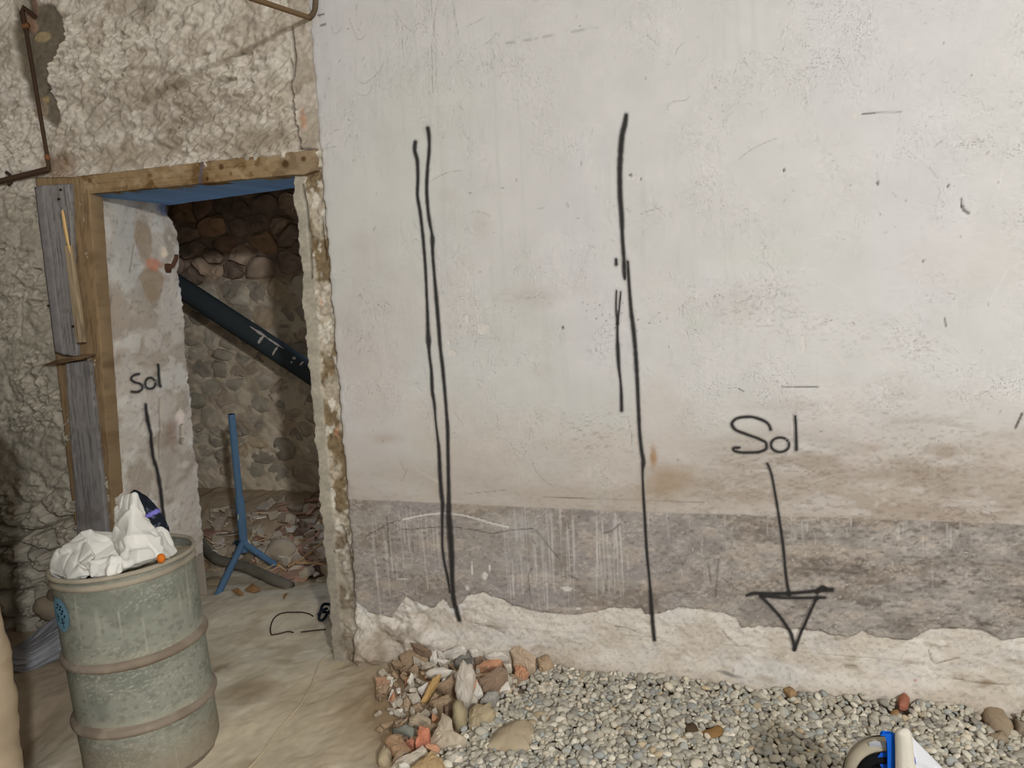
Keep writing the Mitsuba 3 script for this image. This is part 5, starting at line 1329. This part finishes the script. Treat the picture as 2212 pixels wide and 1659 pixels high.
# ================================================================== rubble heap at the foot of the wall
def piece(seed, poly, thick, lift=0.02, tilt=30, rounded=0.0, lean=0.0):
    """a broken piece from its outline in the photo: stands on the heap, its upper face tilted towards the room"""
    r = np.random.default_rng(seed)
    P2 = np.array([(780 + x / 4.424, 1380 + y / 4.424) for x, y in poly])
    c = P2.mean(0)
    g = on_floor(*c); z = g[2] + lift
    a = at_z(c[0], c[1], z)
    if a[1] > -0.055:
        a = at_y(c[0], c[1], -0.06)
    t, s = math.radians(tilt + r.normal(0, 5)), math.radians(lean + r.normal(0, 6))
    n = np.array([math.sin(s), -math.sin(t), math.cos(t)]); n /= np.linalg.norm(n)
    top = np.array([at_plane(x, y, a, n) for x, y in P2])
    k = 22
    d = np.r_[0, np.cumsum(np.linalg.norm(np.diff(np.vstack([top, top[:1]]), axis=0), axis=1))]
    tt = np.linspace(0, d[-1], k, endpoint=False); cl = np.vstack([top, top[:1]])
    o = np.stack([np.interp(tt, d, cl[:, i]) for i in range(3)], 1)
    cen = o.mean(0); size = np.linalg.norm(o - cen, axis=1).mean()
    o = cen + (o - cen) * (1 + 0.05 * r.normal(size=(k, 1)))
    dn_ = np.array([0, 0.25, -1.0]); dn_ /= np.linalg.norm(dn_)
    rings = []
    prof = ((0.45, 0.10 + 0.5 * rounded), (0.8, 0.05 + 0.32 * rounded), (0.96, -0.03 - 0.02 * rounded), (1.0, -0.25), (0.96, -0.65), (0.85, -1.0))
    for sc, h in prof:
        q = cen + (o - cen) * sc
        q = q + (n * max(h, 0) + dn_ * max(-h, 0)) * thick
        q = q + r.normal(0, 0.028 * (1 - 0.8 * rounded), (k, 1)) * thick * n
        rings.append(q)
    v = np.vstack(rings + [cen + n * thick * (0.11 + 0.52 * rounded), cen + dn_ * thick])
    m = len(prof); f = []
    for b in range(m - 1):
        for i in range(k):
            j = (i + 1) % k
            f += [[b * k + i, (b + 1) * k + i, (b + 1) * k + j], [b * k + i, (b + 1) * k + j, b * k + j]]
    for i in range(k):
        f += [[m * k, i, (i + 1) % k], [m * k + 1, (m - 1) * k + (i + 1) % k, (m - 1) * k + i]]
    v = v + 0.012 * (size / 0.06) * (nz(v, 30, seed, 3) - 0.5)[:, None] * (1 - 0.6 * rounded) * np.array([1, 1, 1])
    return v, np.array(f)


WHT, PAL, BRK, ORG, BRN, DBR, GRY, TAN, OCH = lin(222, 215, 203), lin(200, 189, 171), lin(188, 136, 106), lin(190, 142, 112), lin(156, 134, 110), lin(132, 112, 94), lin(144, 139, 131), lin(176, 160, 132), lin(182, 148, 98)
RUB = [
    ('brown', [(365, 160), (470, 80), (600, 110), (640, 170), (560, 210), (500, 240), (440, 360), (380, 350), (360, 250)], 0.07, 0.05, 38, .1, 'rubble_block', 'stone', BRN * 1.05, 'large grey-brown stone at the upper left of the rubble heap against the wall'),
    ('slab', [(470, 30), (560, 45), (680, 110), (610, 125), (500, 75)], 0.04, 0.1, 55, 0, 'rubble_block', 'stone', DBR * 1.1, 'thin brown slab lying on the large grey-brown stone against the wall'),
    ('w1', [(650, 120), (720, 100), (725, 180), (690, 215), (655, 190)], 0.03, 0.05, 45, 0, 'plaster_chunk', 'plaster', WHT, 'upright white plaster chunk at the back of the heap, left of the dark grey stone'),
    ('w2', [(725, 170), (840, 200), (830, 240), (735, 220)], 0.03, 0.04, 40, 0, 'plaster_chunk', 'plaster', WHT, 'flat white plaster chunk below the upright one at the back of the heap'),
    ('w3', [(780, 130), (900, 75), (990, 60), (1010, 100), (870, 145)], 0.03, 0.06, 50, 0, 'plaster_chunk', 'plaster', WHT * 0.92, 'long whitish plaster strip along the wall at the top of the heap'),
    ('w4', [(720, 105), (780, 130), (800, 170), (735, 165)], 0.025, 0.05, 45, 0, 'plaster_chunk', 'plaster', WHT * 0.95, 'small white plaster chip beside the long whitish strip'),
    ('w5', [(800, 240), (885, 220), (890, 280), (830, 285)], 0.03, 0.03, 35, 0, 'plaster_chunk', 'plaster', WHT * 0.98, 'square white plaster chunk just left of the dark grey stone'),
    ('w6', [(1030, 95), (1110, 90), (1120, 130), (1050, 140)], 0.025, 0.06, 50, 0, 'plaster_chunk', 'plaster', WHT, 'white plaster chip right above the dark grey stone'),
    ('dg', [(890, 200), (960, 130), (1060, 120), (1065, 185), (960, 215), (925, 285), (885, 255)], 0.04, 0.04, 40, .5, 'rubble_stone', 'stone', GRY * 0.8, 'dark grey rounded stone in the middle of the white plaster chunks'),
    ('wc', [(1190, 155), (1260, 122), (1340, 120), (1405, 168), (1340, 168), (1210, 188)], 0.025, 0.06, 50, .2, 'plaster_chunk', 'plaster', WHT, 'curved white plaster chunk lying above the orange brick shard'),
    ('or', [(1085, 260), (1180, 205), (1350, 168), (1340, 222), (1190, 328), (1150, 292), (1090, 288)], 0.05, 0.05, 42, 0, 'brick_shard', 'brick', ORG, 'long orange brick shard below the curved white plaster chunk'),
    ('bb', [(1115, 395), (1340, 235), (1395, 300), (1300, 430), (1175, 512), (1130, 450)], 0.07, 0.06, 40, 0, 'rubble_block', 'brick', DBR * 1.15, 'big dark brown brick block right of the tall plaster lump'),
    ('ta', [(1420, 110), (1500, 55), (1600, 120), (1675, 190), (1660, 285), (1600, 312), (1560, 255), (1460, 232)], 0.08, 0.06, 55, 0, 'rubble_block', 'stone', lin(186, 164, 140), 'tall beige-brown layered stone leaning on the wall at the right of the heap'),
    ('tb', [(1465, 232), (1560, 250), (1600, 322), (1515, 415), (1470, 362)], 0.07, 0.04, 45, 0, 'brick_shard', 'brick', ORG * 1.02, 'orange brick shard under the tall layered stone'),
    ('rb', [(1680, 185), (1780, 140), (1830, 200), (1845, 262), (1760, 292), (1700, 272)], 0.06, 0.03, 50, .1, 'rubble_block', 'stone', BRN * 1.2, 'brown stone at the wall where the gravel begins'),
    ('p1', [(1360, 235), (1430, 230), (1440, 275), (1385, 282)], 0.03, 0.05, 40, 0, 'plaster_chunk', 'plaster', PAL * 1.05, 'small pale chunk between the brown brick block and the tall layered stone'),
    ('p2', [(1300, 370), (1395, 335), (1450, 360), (1430, 425), (1330, 425)], 0.04, 0.04, 35, .1, 'rubble_block', 'stone', PAL * 0.85, 'grey-beige lump right of the brown brick block'),
    ('p3', [(1290, 492), (1400, 395), (1435, 480), (1320, 505)], 0.03, 0.03, 35, 0, 'plaster_chunk', 'plaster', WHT, 'white slab at the edge of the gravel below the grey-beige lump'),
    ('tall', [(905, 330), (970, 200), (1060, 205), (1085, 330), (1055, 500), (1005, 675), (940, 590), (895, 480)], 0.07, 0.09, 45, .1, 'plaster_chunk', 'plaster', lin(192, 182, 168), 'tall grey-white plaster lump standing in the middle of the heap'),
    ('t1', [(1045, 450), (1112, 385), (1098, 470), (1045, 575)], 0.03, 0.05, 40, 0, 'tile_shard', 'tile', lin(196, 152, 122), 'pinkish tile shard on the right side of the tall plaster lump'),
    ('t2', [(1108, 395), (1168, 520), (1085, 545), (1070, 520)], 0.025, 0.05, 40, 0, 'tile_shard', 'tile', WHT * 0.95, 'white triangular shard right of the pinkish tile shard'),
    ('t3', [(1040, 545), (1120, 545), (1100, 600), (1035, 610)], 0.03, 0.03, 35, 0, 'plaster_chunk', 'plaster', PAL, 'pale chip under the white triangular shard'),
    ('cyl', [(868, 640), (920, 572), (970, 588), (1012, 680), (1005, 850), (955, 892), (880, 842)], 0.08, 0.05, 35, .75, 'rubble_stone', 'stone', lin(160, 147, 118), 'oblong olive-brown stone standing in front of the tall plaster lump'),
    ('blk', [(1020, 720), (1070, 608), (1230, 612), (1278, 700), (1180, 805), (1080, 865), (1020, 912)], 0.07, 0.045, 30, .2, 'rubble_block', 'stone', lin(166, 150, 122), 'big beige block right of the oblong olive-brown stone'),
    ('gs', [(1130, 600), (1200, 508), (1315, 498), (1285, 572), (1210, 612)], 0.05, 0.05, 35, .2, 'rubble_stone', 'stone', GRY * 1.15, 'grey stone behind the big beige block'),
    ('tri', [(628, 1000), (720, 858), (775, 690), (862, 758), (872, 862), (995, 932), (960, 992), (740, 1055)], 0.08, 0.05, 32, .1, 'plaster_chunk', 'mortar', lin(186, 172, 150), 'large pale three-cornered mortar lump at the front of the heap'),
    ('pl', [(440, 770), (560, 692), (662, 770), (655, 832), (560, 802), (450, 832)], 0.06, 0.05, 32, .2, 'plaster_chunk', 'mortar', lin(182, 166, 142), 'pale mortar lump behind the red brick piece'),
    ('gg', [(288, 862), (440, 812), (528, 862), (502, 962), (370, 902)], 0.05, 0.05, 35, .35, 'rubble_stone', 'stone', lin(132, 132, 122), 'grey-green stone left of the red brick piece'),
    ('brb', [(225, 970), (290, 888), (390, 930), (530, 1082), (360, 1122), (300, 1062)], 0.07, 0.05, 30, 0, 'brick_shard', 'brick', lin(162, 132, 104), 'brown broken brick at the front left of the heap'),
    ('red', [(555, 828), (652, 838), (642, 930), (570, 1002), (505, 1008), (540, 918)], 0.06, 0.08, 42, 0, 'brick_shard', 'brick', lin(192, 126, 100), 'bright red brick piece standing among the front stones'),
    ('red2', [(430, 980), (480, 942), (512, 980), (492, 1032)], 0.04, 0.06, 35, 0, 'brick_shard', 'brick', lin(176, 120, 98), 'small red brick piece on the brown broken brick'),
    ('tan', [(160, 1090), (228, 1008), (290, 1060), (286, 1180), (210, 1232), (160, 1180)], 0.05, 0.03, 28, .5, 'rubble_stone', 'stone', TAN, 'tan rounded stone at the left front corner of the heap'),
    ('irr', [(280, 1230), (350, 1130), (480, 1090), (560, 1048), (600, 1008), (652, 1062), (500, 1182), (370, 1236)], 0.05, 0.035, 28, .1, 'plaster_chunk', 'mortar', PAL * 1.05, 'long pale irregular mortar slab at the front of the heap'),
    ('bot', [(450, 1250), (540, 1160), (690, 1048), (795, 1172), (770, 1260), (600, 1290)], 0.08, 0.05, 28, 0, 'brick_shard', 'brick', lin(168, 142, 106), 'brown brick at the very front of the heap'),
    ('wb', [(350, 1200), (420, 1172), (470, 1200), (440, 1245), (360, 1245)], 0.03, 0.06, 28, .4, 'plaster_chunk', 'plaster', WHT * 0.95, 'white chip on the pale irregular slab at the front'),
    ('pg', [(830, 1150), (900, 1100), (975, 1120), (925, 1200), (840, 1240)], 0.05, 0.03, 28, .1, 'plaster_chunk', 'mortar', PAL * 1.08, 'pale mortar piece between the front brick and the gravel'),
    ('lb', [(138, 360), (230, 353), (305, 420), (260, 545), (190, 548), (145, 470)], 0.05, 0.02, 28, 0, 'brick_shard', 'brick', lin(178, 142, 116), 'brown-orange brick half buried in the sand at the left of the heap'),
    ('soap', [(600, 325), (665, 285), (800, 272), (908, 300), (880, 328), (690, 352)], 0.03, 0.06, 38, .5, 'plaster_chunk', 'plaster', lin(224, 216, 202), 'long smooth white piece lying across the heap'),
    ('wood', [(575, 590), (640, 450), (690, 360), (765, 330), (740, 400), (670, 490), (618, 590)], 0.02, 0.06, 38, 0, 'wood_piece', 'wood', OCH, 'ochre splintered wood piece below the long smooth white piece'),
    ('dk', [(700, 430), (810, 390), (880, 330), (905, 440), (860, 472), (760, 482)], 0.05, 0.05, 35, 0, 'rubble_block', 'brick', BRN * 0.95, 'brown block between the ochre wood piece and the tall plaster lump'),
    ('g2', [(440, 310), (520, 235), (548, 282), (460, 362)], 0.04, 0.05, 38, .1, 'rubble_stone', 'stone', BRN * 1.12, 'grey-brown stone in front of the large stone at the upper left'),
    ('w7', [(438, 402), (480, 320), (502, 350), (460, 418)], 0.02, 0.06, 38, 0, 'plaster_chunk', 'plaster', WHT, 'narrow white chip left of the ochre wood piece'),
    ('w8', [(540, 472), (642, 408), (602, 482), (560, 502)], 0.025, 0.05, 35, 0, 'plaster_chunk', 'plaster', WHT * 0.96, 'white chip touching the lower end of the ochre wood piece'),
    ('g3', [(600, 220), (715, 208), (722, 262), (600, 292)], 0.04, 0.04, 40, 0, 'rubble_block', 'stone', PAL * 0.88, 'beige-brown slab above the long smooth white piece'),
    ('g4', [(400, 590), (440, 540), (472, 600), (452, 662), (405, 642)], 0.03, 0.03, 30, .2, 'rubble_stone', 'stone', BRN * 1.25, 'small beige-brown stone in the left middle of the heap'),
    ('g5', [(655, 600), (760, 560), (845, 525), (875, 590), (760, 645), (680, 645)], 0.05, 0.035, 30, .2, 'rubble_block', 'stone', BRN, 'earthy brown stone left of the oblong olive-brown stone'),
    ('g6', [(668, 682), (720, 648), (732, 702), (690, 715)], 0.03, 0.03, 30, .4, 'rubble_stone', 'stone', PAL * 0.95, 'small pale stone behind the large three-cornered lump'),
    ('g7', [(480, 640), (560, 605), (592, 660), (502, 692)], 0.03, 0.03, 30, .1, 'rubble_block', 'stone', BRN * 1.05, 'small brown stone behind the pale mortar lump'),
    ('g8', [(435, 520), (540, 505), (575, 570), (490, 610)], 0.03, 0.04, 32, 0, 'rubble_block', 'stone', PAL * 0.85, 'flat grey-beige stone left of the foot of the ochre wood piece'),
    ('g9', [(490, 160), (555, 190), (560, 230), (500, 235)], 0.03, 0.07, 40, 0, 'rubble_block', 'stone', PAL * 0.9, 'beige chip on the large grey-brown stone'),
    ('g10', [(560, 180), (620, 130), (648, 180), (630, 205), (580, 205)], 0.03, 0.07, 40, .3, 'rubble_stone', 'stone', BRN * 1.15, 'small round brown stone left of the upright white plaster chunk'),
    ('g11', [(370, 800), (462, 740), (445, 815), (380, 825)], 0.04, 0.03, 30, .1, 'rubble_block', 'stone', BRN * 1.2, 'brown stone left of the pale mortar lump'),
    ('g12', [(1085, 150), (1160, 165), (1165, 200), (1085, 215)], 0.03, 0.05, 42, .1, 'rubble_stone', 'stone', DBR, 'dark little stone right of the dark grey stone'),
    ('g13', [(785, 640), (850, 625), (872, 690), (800, 700)], 0.04, 0.03, 30, .2, 'rubble_stone', 'stone', DBR * 0.9, 'dark brown stone at the left foot of the oblong olive-brown stone'),
]
for i, (nm_, poly, th_, lf_, tl_, rd_, key, cat, c, lb) in enumerate(RUB):
    add(key, piece(700 + i, poly, th_, lf_, tl_, rd_), 'm_flat' if key == 'wood_piece' else 'm_plaster', c, label=lb, cat=cat, smooth=rd_ >= 0.3, var=0.32, vf=34)
st_ = [at_y(1048 + 4, 1390, -0.05), at_y(1036, 1412, -0.06)]
n = 0
rf = np.random.default_rng(41)
while n < 290:
    X_, Y_ = rf.uniform(140, 1480), rf.uniform(120, 1200)
    if Y_ > 560 + (X_ < 650) * 120 and X_ > 700:
        continue
    if X_ < 330 and Y_ > 620 and rf.random() < 0.7:
        continue
    if X_ < 330 and Y_ < 330:
        continue
    px, py = 780 + X_ / 4.424, 1380 + Y_ / 4.424
    q = on_floor(px, py)
    if q[1] > -0.03:
        q = np.array([q[0], -0.035 - rf.uniform(0, 0.02), q[2]])
    s = rf.uniform(0.009, 0.030)
    pal = (WHT, PAL, PAL * 0.8, BRN, BRN * 1.2, ORG, DBR)[rf.choice(7, p=[.08, .14, .2, .22, .18, .06, .12])]
    add('rubble_chip', pose(shard(900 + n, s, s * rf.uniform(0.4, 1.0), rf.uniform(1, 1.5), 0), q + [0, 0, 0.012 + rf.uniform(0, 0.015)], rf.uniform(0, 6.3), rf.normal(0, 0.5), rf.normal(0, 0.5)), 'm_plaster', pal, smooth=False,
        label='small chip of brick, plaster or stone filling the gaps of the rubble heap', cat='chip', group='small chips in the rubble heap', var=0.3)
    n += 1

# ================================================================== the gravel
BIG = [((1040, 1659 - 20), [(1039, 1624), (1049, 1604), (1081, 1572), (1133, 1551), (1155, 1565), (1151, 1583), (1139, 1620), (1105, 1626), (1074, 1620), (1042, 1630)], 0.06, .55, lin(174, 158, 132), 'large tan boulder half buried in the gravel next to the rubble heap'),
       (0, [(1508, 1582), (1550, 1566), (1562, 1572), (1556, 1592), (1520, 1600)], 0.03, .1, lin(142, 110, 70), 'flat brown brick piece lying in the middle of the gravel'),
       (0, [(1470, 1566), (1500, 1560), (1510, 1578), (1485, 1590)], 0.025, .3, lin(84, 70, 56), 'dark stone left of the flat brown brick piece in the gravel'),
       (0, [(2118, 1530), (2138, 1518), (2172, 1540), (2191, 1571), (2179, 1589), (2143, 1574), (2122, 1553)], 0.06, .5, lin(156, 138, 116), 'large tan stone in the gravel at the right edge'),
       (0, [(2134, 1590), (2166, 1580), (2186, 1606), (2150, 1604)], 0.04, .5, lin(150, 134, 112), 'smaller tan stone just below the large one at the right edge'),
       (0, [(2190, 1552), (2216, 1562), (2220, 1602), (2196, 1584)], 0.05, .5, lin(144, 130, 112), 'tan stone cut by the right edge beside the large one'),
       (0, [(1940, 1506), (1954, 1497), (1967, 1510), (1961, 1524), (1941, 1524)], 0.03, .5, lin(158, 104, 84), 'reddish stone in the gravel near the wall'),
       (0, [(1692, 1488), (1706, 1482), (1722, 1496), (1706, 1502)], 0.025, .3, lin(150, 122, 90), 'small brown stone in the gravel by the wall under the arrow'),
       (0, [(1922, 1534), (1942, 1532), (1944, 1546), (1926, 1550)], 0.025, .3, lin(150, 120, 84), 'small ochre stone in the gravel below the reddish one')]
big_foot = []
for i, (_, poly, th_, rd_, c, lb) in enumerate(BIG):
    pl_ = [((x - 780) * 4.424, (y - 1380) * 4.424) for x, y in poly]
    m_ = piece(1200 + i, pl_, th_, 0.025 if i else 0.03, 6, rd_)
    add('gravel_boulder' if i in (0, 3, 4, 5) else 'gravel_stone', m_, 'm_plaster', c, label=lb, cat='stone', smooth=True, var=0.3, vf=26)
    big_foot.append((m_[0][:, :2].mean(0), np.linalg.norm(m_[0][:, :2] - m_[0][:, :2].mean(0), axis=1).max() * 0.6))


class Gr:
    pass


rp = np.random.default_rng(51)
ico1, ico2 = trimesh.creation.icosphere(1), trimesh.creation.icosphere(2)
PCOL = [(lin(174, 168, 154), 'mid-grey'), (lin(190, 184, 170), 'pale grey'), (lin(156, 151, 140), 'dark grey'), (lin(158, 159, 154), 'blue-grey'), (lin(188, 179, 162), 'beige'), (lin(138, 133, 124), 'charcoal grey'), (lin(208, 201, 186), 'whitish'), (lin(178, 162, 136), 'ochre')]
PCOL = [(c_ * np.array([1.12, 1.11, 1.08]), n_) for c_, n_ in PCOL]
PW = [.27, .2, .16, .13, .1, .06, .06, .02]
pebs = []
cell = 0.0176
def left_edge(y):
    q = np.interp(y, [-1.0, -0.62, -0.3, -0.16, 0.0], [-1.02, -0.98, -0.90, -0.83, -0.87]); return q
for layer, (lz, dens) in enumerate(((0.004, 1.0), (0.0135, 0.85))):
    for x in np.arange(-1.25, 1.22, cell):
        for y in np.arange(-0.92, 0.0, cell):
            if rp.random() > dens:
                continue
            X_ = x + rp.uniform(-0.45, 0.45) * cell + (cell / 2 if int(round(y / cell)) % 2 else 0); Y_ = y + rp.uniform(-0.45, 0.45) * cell
            if Y_ > -float(wr.sample(X_, 0.03, wr.h)) - 0.016 or X_ < left_edge(Y_) + rp.normal(0, 0.035) or X_ > 1.2:
                continue
            if any(np.hypot(*(np.array([X_, Y_]) - c_)) < r_ for c_, r_ in big_foot) and rp.random() < 0.985:
                continue
            pebs.append((X_, Y_, layer, lz))
pebs = np.array(pebs)
zf = floor_z(pebs[:, 0], pebs[:, 1])
order = np.arange(len(pebs))
info = []
for i in order:
    a = np.exp(rp.normal(math.log(0.0130), 0.22)); a = min(a, 0.025)
    b_, c_ = a * rp.uniform(0.68, 0.92), a * rp.uniform(0.42, 0.66)
    cl = rp.choice(8, p=PW)
    R_ = trimesh.transformations.euler_matrix(rp.normal(0, 0.42), rp.normal(0, 0.42), rp.uniform(0, 6.3))[:3, :3]
    pos = np.array([pebs[i, 0], pebs[i, 1], zf[i] + pebs[i, 3] + c_ * 0.75 + rp.uniform(0, 0.006)])
    pos[2] += 0.028 * sst(-0.12, -0.02, pos[1])
    sd = rp.integers(1 << 20)
    px = to_px(pos); dist = np.linalg.norm(pos - CAM)
    vis = 0 <= px[0] <= 2212 and 0 <= px[1] <= 1659 and not (1835 < px[0] < 2060 and px[1] > 1560)
    info.append((pos, R_, (a, b_, c_), cl, sd, (a * b_ / dist ** 2) * (pebs[i, 2] > 0) * vis))
score = np.array([q[5] for q in info])
big = set(np.argsort(-score)[:300].tolist())


def pebble(base, q):
    v = np.array(base.vertices); v = v * (1 + 0.34 * (nz(v * 0.9 + (q[4] % 977) * 1.7, 1.0, 5, 2) - 0.5))[:, None]
    return (v * np.array(q[2])) @ q[1].T + q[0], np.array(base.faces)


rv_, rf_, rc_, o = [], [], [], 0
for i, q in enumerate(info):
    tone = 0.74 + 0.42 * ((q[4] // 977) % 100) / 100
    if i in big:
        col, nm_ = PCOL[q[3]]
        add('pebble', pebble(ico2, q), 'm_flat', col * tone, label=f'smooth {nm_} pebble, one of the larger ones lying on top of the gravel', cat='pebble', group=f'larger {nm_} pebbles on the gravel', var=0.1, vf=60)
    else:
        v, f = pebble(ico1, q); rv_.append(v); rf_.append(f + o); o += len(v); rc_.append(np.tile(PCOL[q[3]][0] * tone, (len(v), 1)))
add('gravel', (np.vstack(rv_), np.vstack(rf_)), 'm_flat', np.vstack(rc_), label='bed of small smooth grey river pebbles along the foot of the white wall', cat='gravel', kind='stuff')

# ================================================================== the protective mask at the lower right
YM = -0.95
def mp_(px, py, dy=0.0):
    return at_y(px, py, YM + dy)


mk = thing('protective_mask', 'white protective face mask with a black seal and blue strap holder at the bottom edge', 'mask')
cc = mp_(1912, 1690)
# outer grey-beige rim (an arched shell) and black seal inside it
def arch(r0, r1, y0, y1, a0, a1, squash=1.15, n=40):
    t = np.linspace(a0, a1, n); v = []
    for a in t:
        e = np.array([math.cos(a), 0, math.sin(a) * squash])
        v += [cc + e * r0 + [0, y0, 0], cc + e * (r0 + r1) / 2 + [0, (y0 + y1) / 2 - 0.012, 0], cc + e * r1 + [0, y1, 0], cc + e * (r1 + 0.003) + [0, y1 + 0.02, 0], cc + e * r0 + [0, y0 + 0.03, 0]]
    v = np.array(v)
    q = []
    for i in range(n - 1):
        for k in range(5):
            q.append([i * 5 + k, i * 5 + (k + 1) % 5, (i + 1) * 5 + (k + 1) % 5, (i + 1) * 5 + k])
    return v, np.array(q)


kx = 1700.0 / 2.0
add('rim', arch(0.070, 0.092, -0.004, 0.004, 0.2, math.pi + 0.6), 'm_satin', lin(168, 158, 138), parent=mk, label='beige outer rim', var=0.2)
add('seal', arch(0.046, 0.071, -0.010, -0.004, 0.1, math.pi + 0.6), 'm_satin', lin(26, 26, 28), parent=mk, label='black inner seal')
t = np.linspace(0, 2 * np.pi, 40, endpoint=False)
dsk = np.vstack([[cc + [0, 0.012, 0]]] + [[cc + [0.048 * s * math.cos(a), 0.008 + 0.02 * s * s, 0.056 * s * math.sin(a)] for a in t] for s in (0.5, 1.0)])
fd = [[0, 1 + i, 1 + (i + 1) % 40] for i in range(40)] + [[1 + i, 41 + i, 41 + (i + 1) % 40] for i in range(40)] + [[1 + i, 41 + (i + 1) % 40, 1 + (i + 1) % 40] for i in range(40)]
add('visor', (dsk, np.array(fd)), 'm_satin', (0.03, 0.03, 0.03), parent=mk, label='dark glossy inside')
# blue strap holder
bl = [(1904, 1584), (1914, 1579), (1922, 1584), (1927, 1600), (1930, 1618), (1932, 1650), (1934, 1680)]
wd = [0.004, 0.009, 0.013, 0.013, 0.015, 0.017, 0.017]
v = []
for (px, py), w in zip(bl, wd):
    p = mp_(px, py, -0.02)
    v += [p + [-w, 0, 0], p + [-w, -0.012, 0], p + [w, -0.012, 0], p + [w, 0, 0]]
q = [[4 * i + k, 4 * i + (k + 1) % 4, 4 * i + 4 + (k + 1) % 4, 4 * i + 4 + k] for i in range(len(bl) - 1) for k in range(4)] + [[0, 1, 2, 3]]
add('strap_holder', (np.array(v), np.array(q)), 'm_satin', lin(28, 92, 190), parent=mk, label='bright blue strap holder', smooth=False)
add('strap_holder', hull([mp_(1893, 1640, -.012), mp_(1902, 1626, -.012), mp_(1935, 1622, -.012), mp_(1938, 1660, -.012), mp_(1915, 1675, -.012), mp_(1902, 1632, 0.01), mp_(1936, 1650, .01)]), 'm_satin', lin(34, 84, 186), parent=mk, label='blue inner bracket', smooth=False)
add('collar', hull([mp_(1876, 1604, -.004), mp_(1888, 1600, -.004), mp_(1914, 1604, -.004), mp_(1914, 1616, -.01), mp_(1880, 1616, -.004), mp_(1890, 1604, 0.03), mp_(1914, 1610, .03)]), 'm_satin', lin(160, 160, 164), parent=mk, smooth=False)
# white filter pad and the translucent side shell
pad = m3.Manifold.hull_points(spheres([mp_(1946, 1586, -.045), mp_(1956, 1584, -.045), mp_(1948, 1690, -.05), mp_(1968, 1690, -.05), mp_(1952, 1590, -.01), mp_(1962, 1690, 0.0)], 0.014).astype(np.float32)).refine_to_length(0.006)
v, f = arr(pad); tp = trimesh.Trimesh(v, f, process=True); trimesh.smoothing.filter_taubin(tp, iterations=12)
add('filter_pad', tp, 'm_satin', lin(200, 193, 178), parent=mk, label='off-white filter pad', var=0.08)
side = m3.Manifold.hull_points(spheres([mp_(1962, 1590, .0), mp_(1972, 1604, .01), mp_(1990, 1622, .02), mp_(2020, 1650, .05), mp_(2060, 1690, .06), mp_(1970, 1690, -.02), mp_(1975, 1640, -.02)], 0.006).astype(np.float32)).refine_to_length(0.008)
v, f = arr(side); tp = trimesh.Trimesh(v, f, process=True); trimesh.smoothing.filter_taubin(tp, iterations=8)
add('side_shell', tp, 'm_satin', lin(206, 206, 208), parent=mk, label='pale translucent side shell')
p0, p1 = mp_(1974, 1636, -.03), mp_(1976, 1650, -.03)
add('clip', tube([p0, p1], 0.003, 8), 'm_satin', lin(40, 80, 170), parent=mk)
# an upturned bucket below the picture carries the mask
bk_ = thing('upturned_bucket', 'grey upturned bucket standing on the gravel under the mask', 'bucket')
base = np.array([cc[0] + 0.03, YM + 0.02, -0.02]); hb = cc[2] - 0.105 - base[2]
th_ = np.linspace(0, 2 * np.pi, 60)
pr = [(0.15, 0.0), (0.155, 0.01), (0.148, 0.02), (0.12, hb - 0.008), (0.115, hb), (0.0, hb)]
Gb = np.array([[base + [r * math.cos(a), r * math.sin(a), h] for a in th_] for r, h in pr])
add('body', (Gb.reshape(-1, 3), grid_faces(len(pr), 60)), 'm_satin', lin(110, 110, 112), parent=bk_)
add('lower_body', pose(rbox((0.16, 0.08, 0.05), 0.01), cc + [0.02, 0.02, -0.085], 0), 'm_satin', lin(150, 150, 150), parent=mk, label='lower body of the mask')
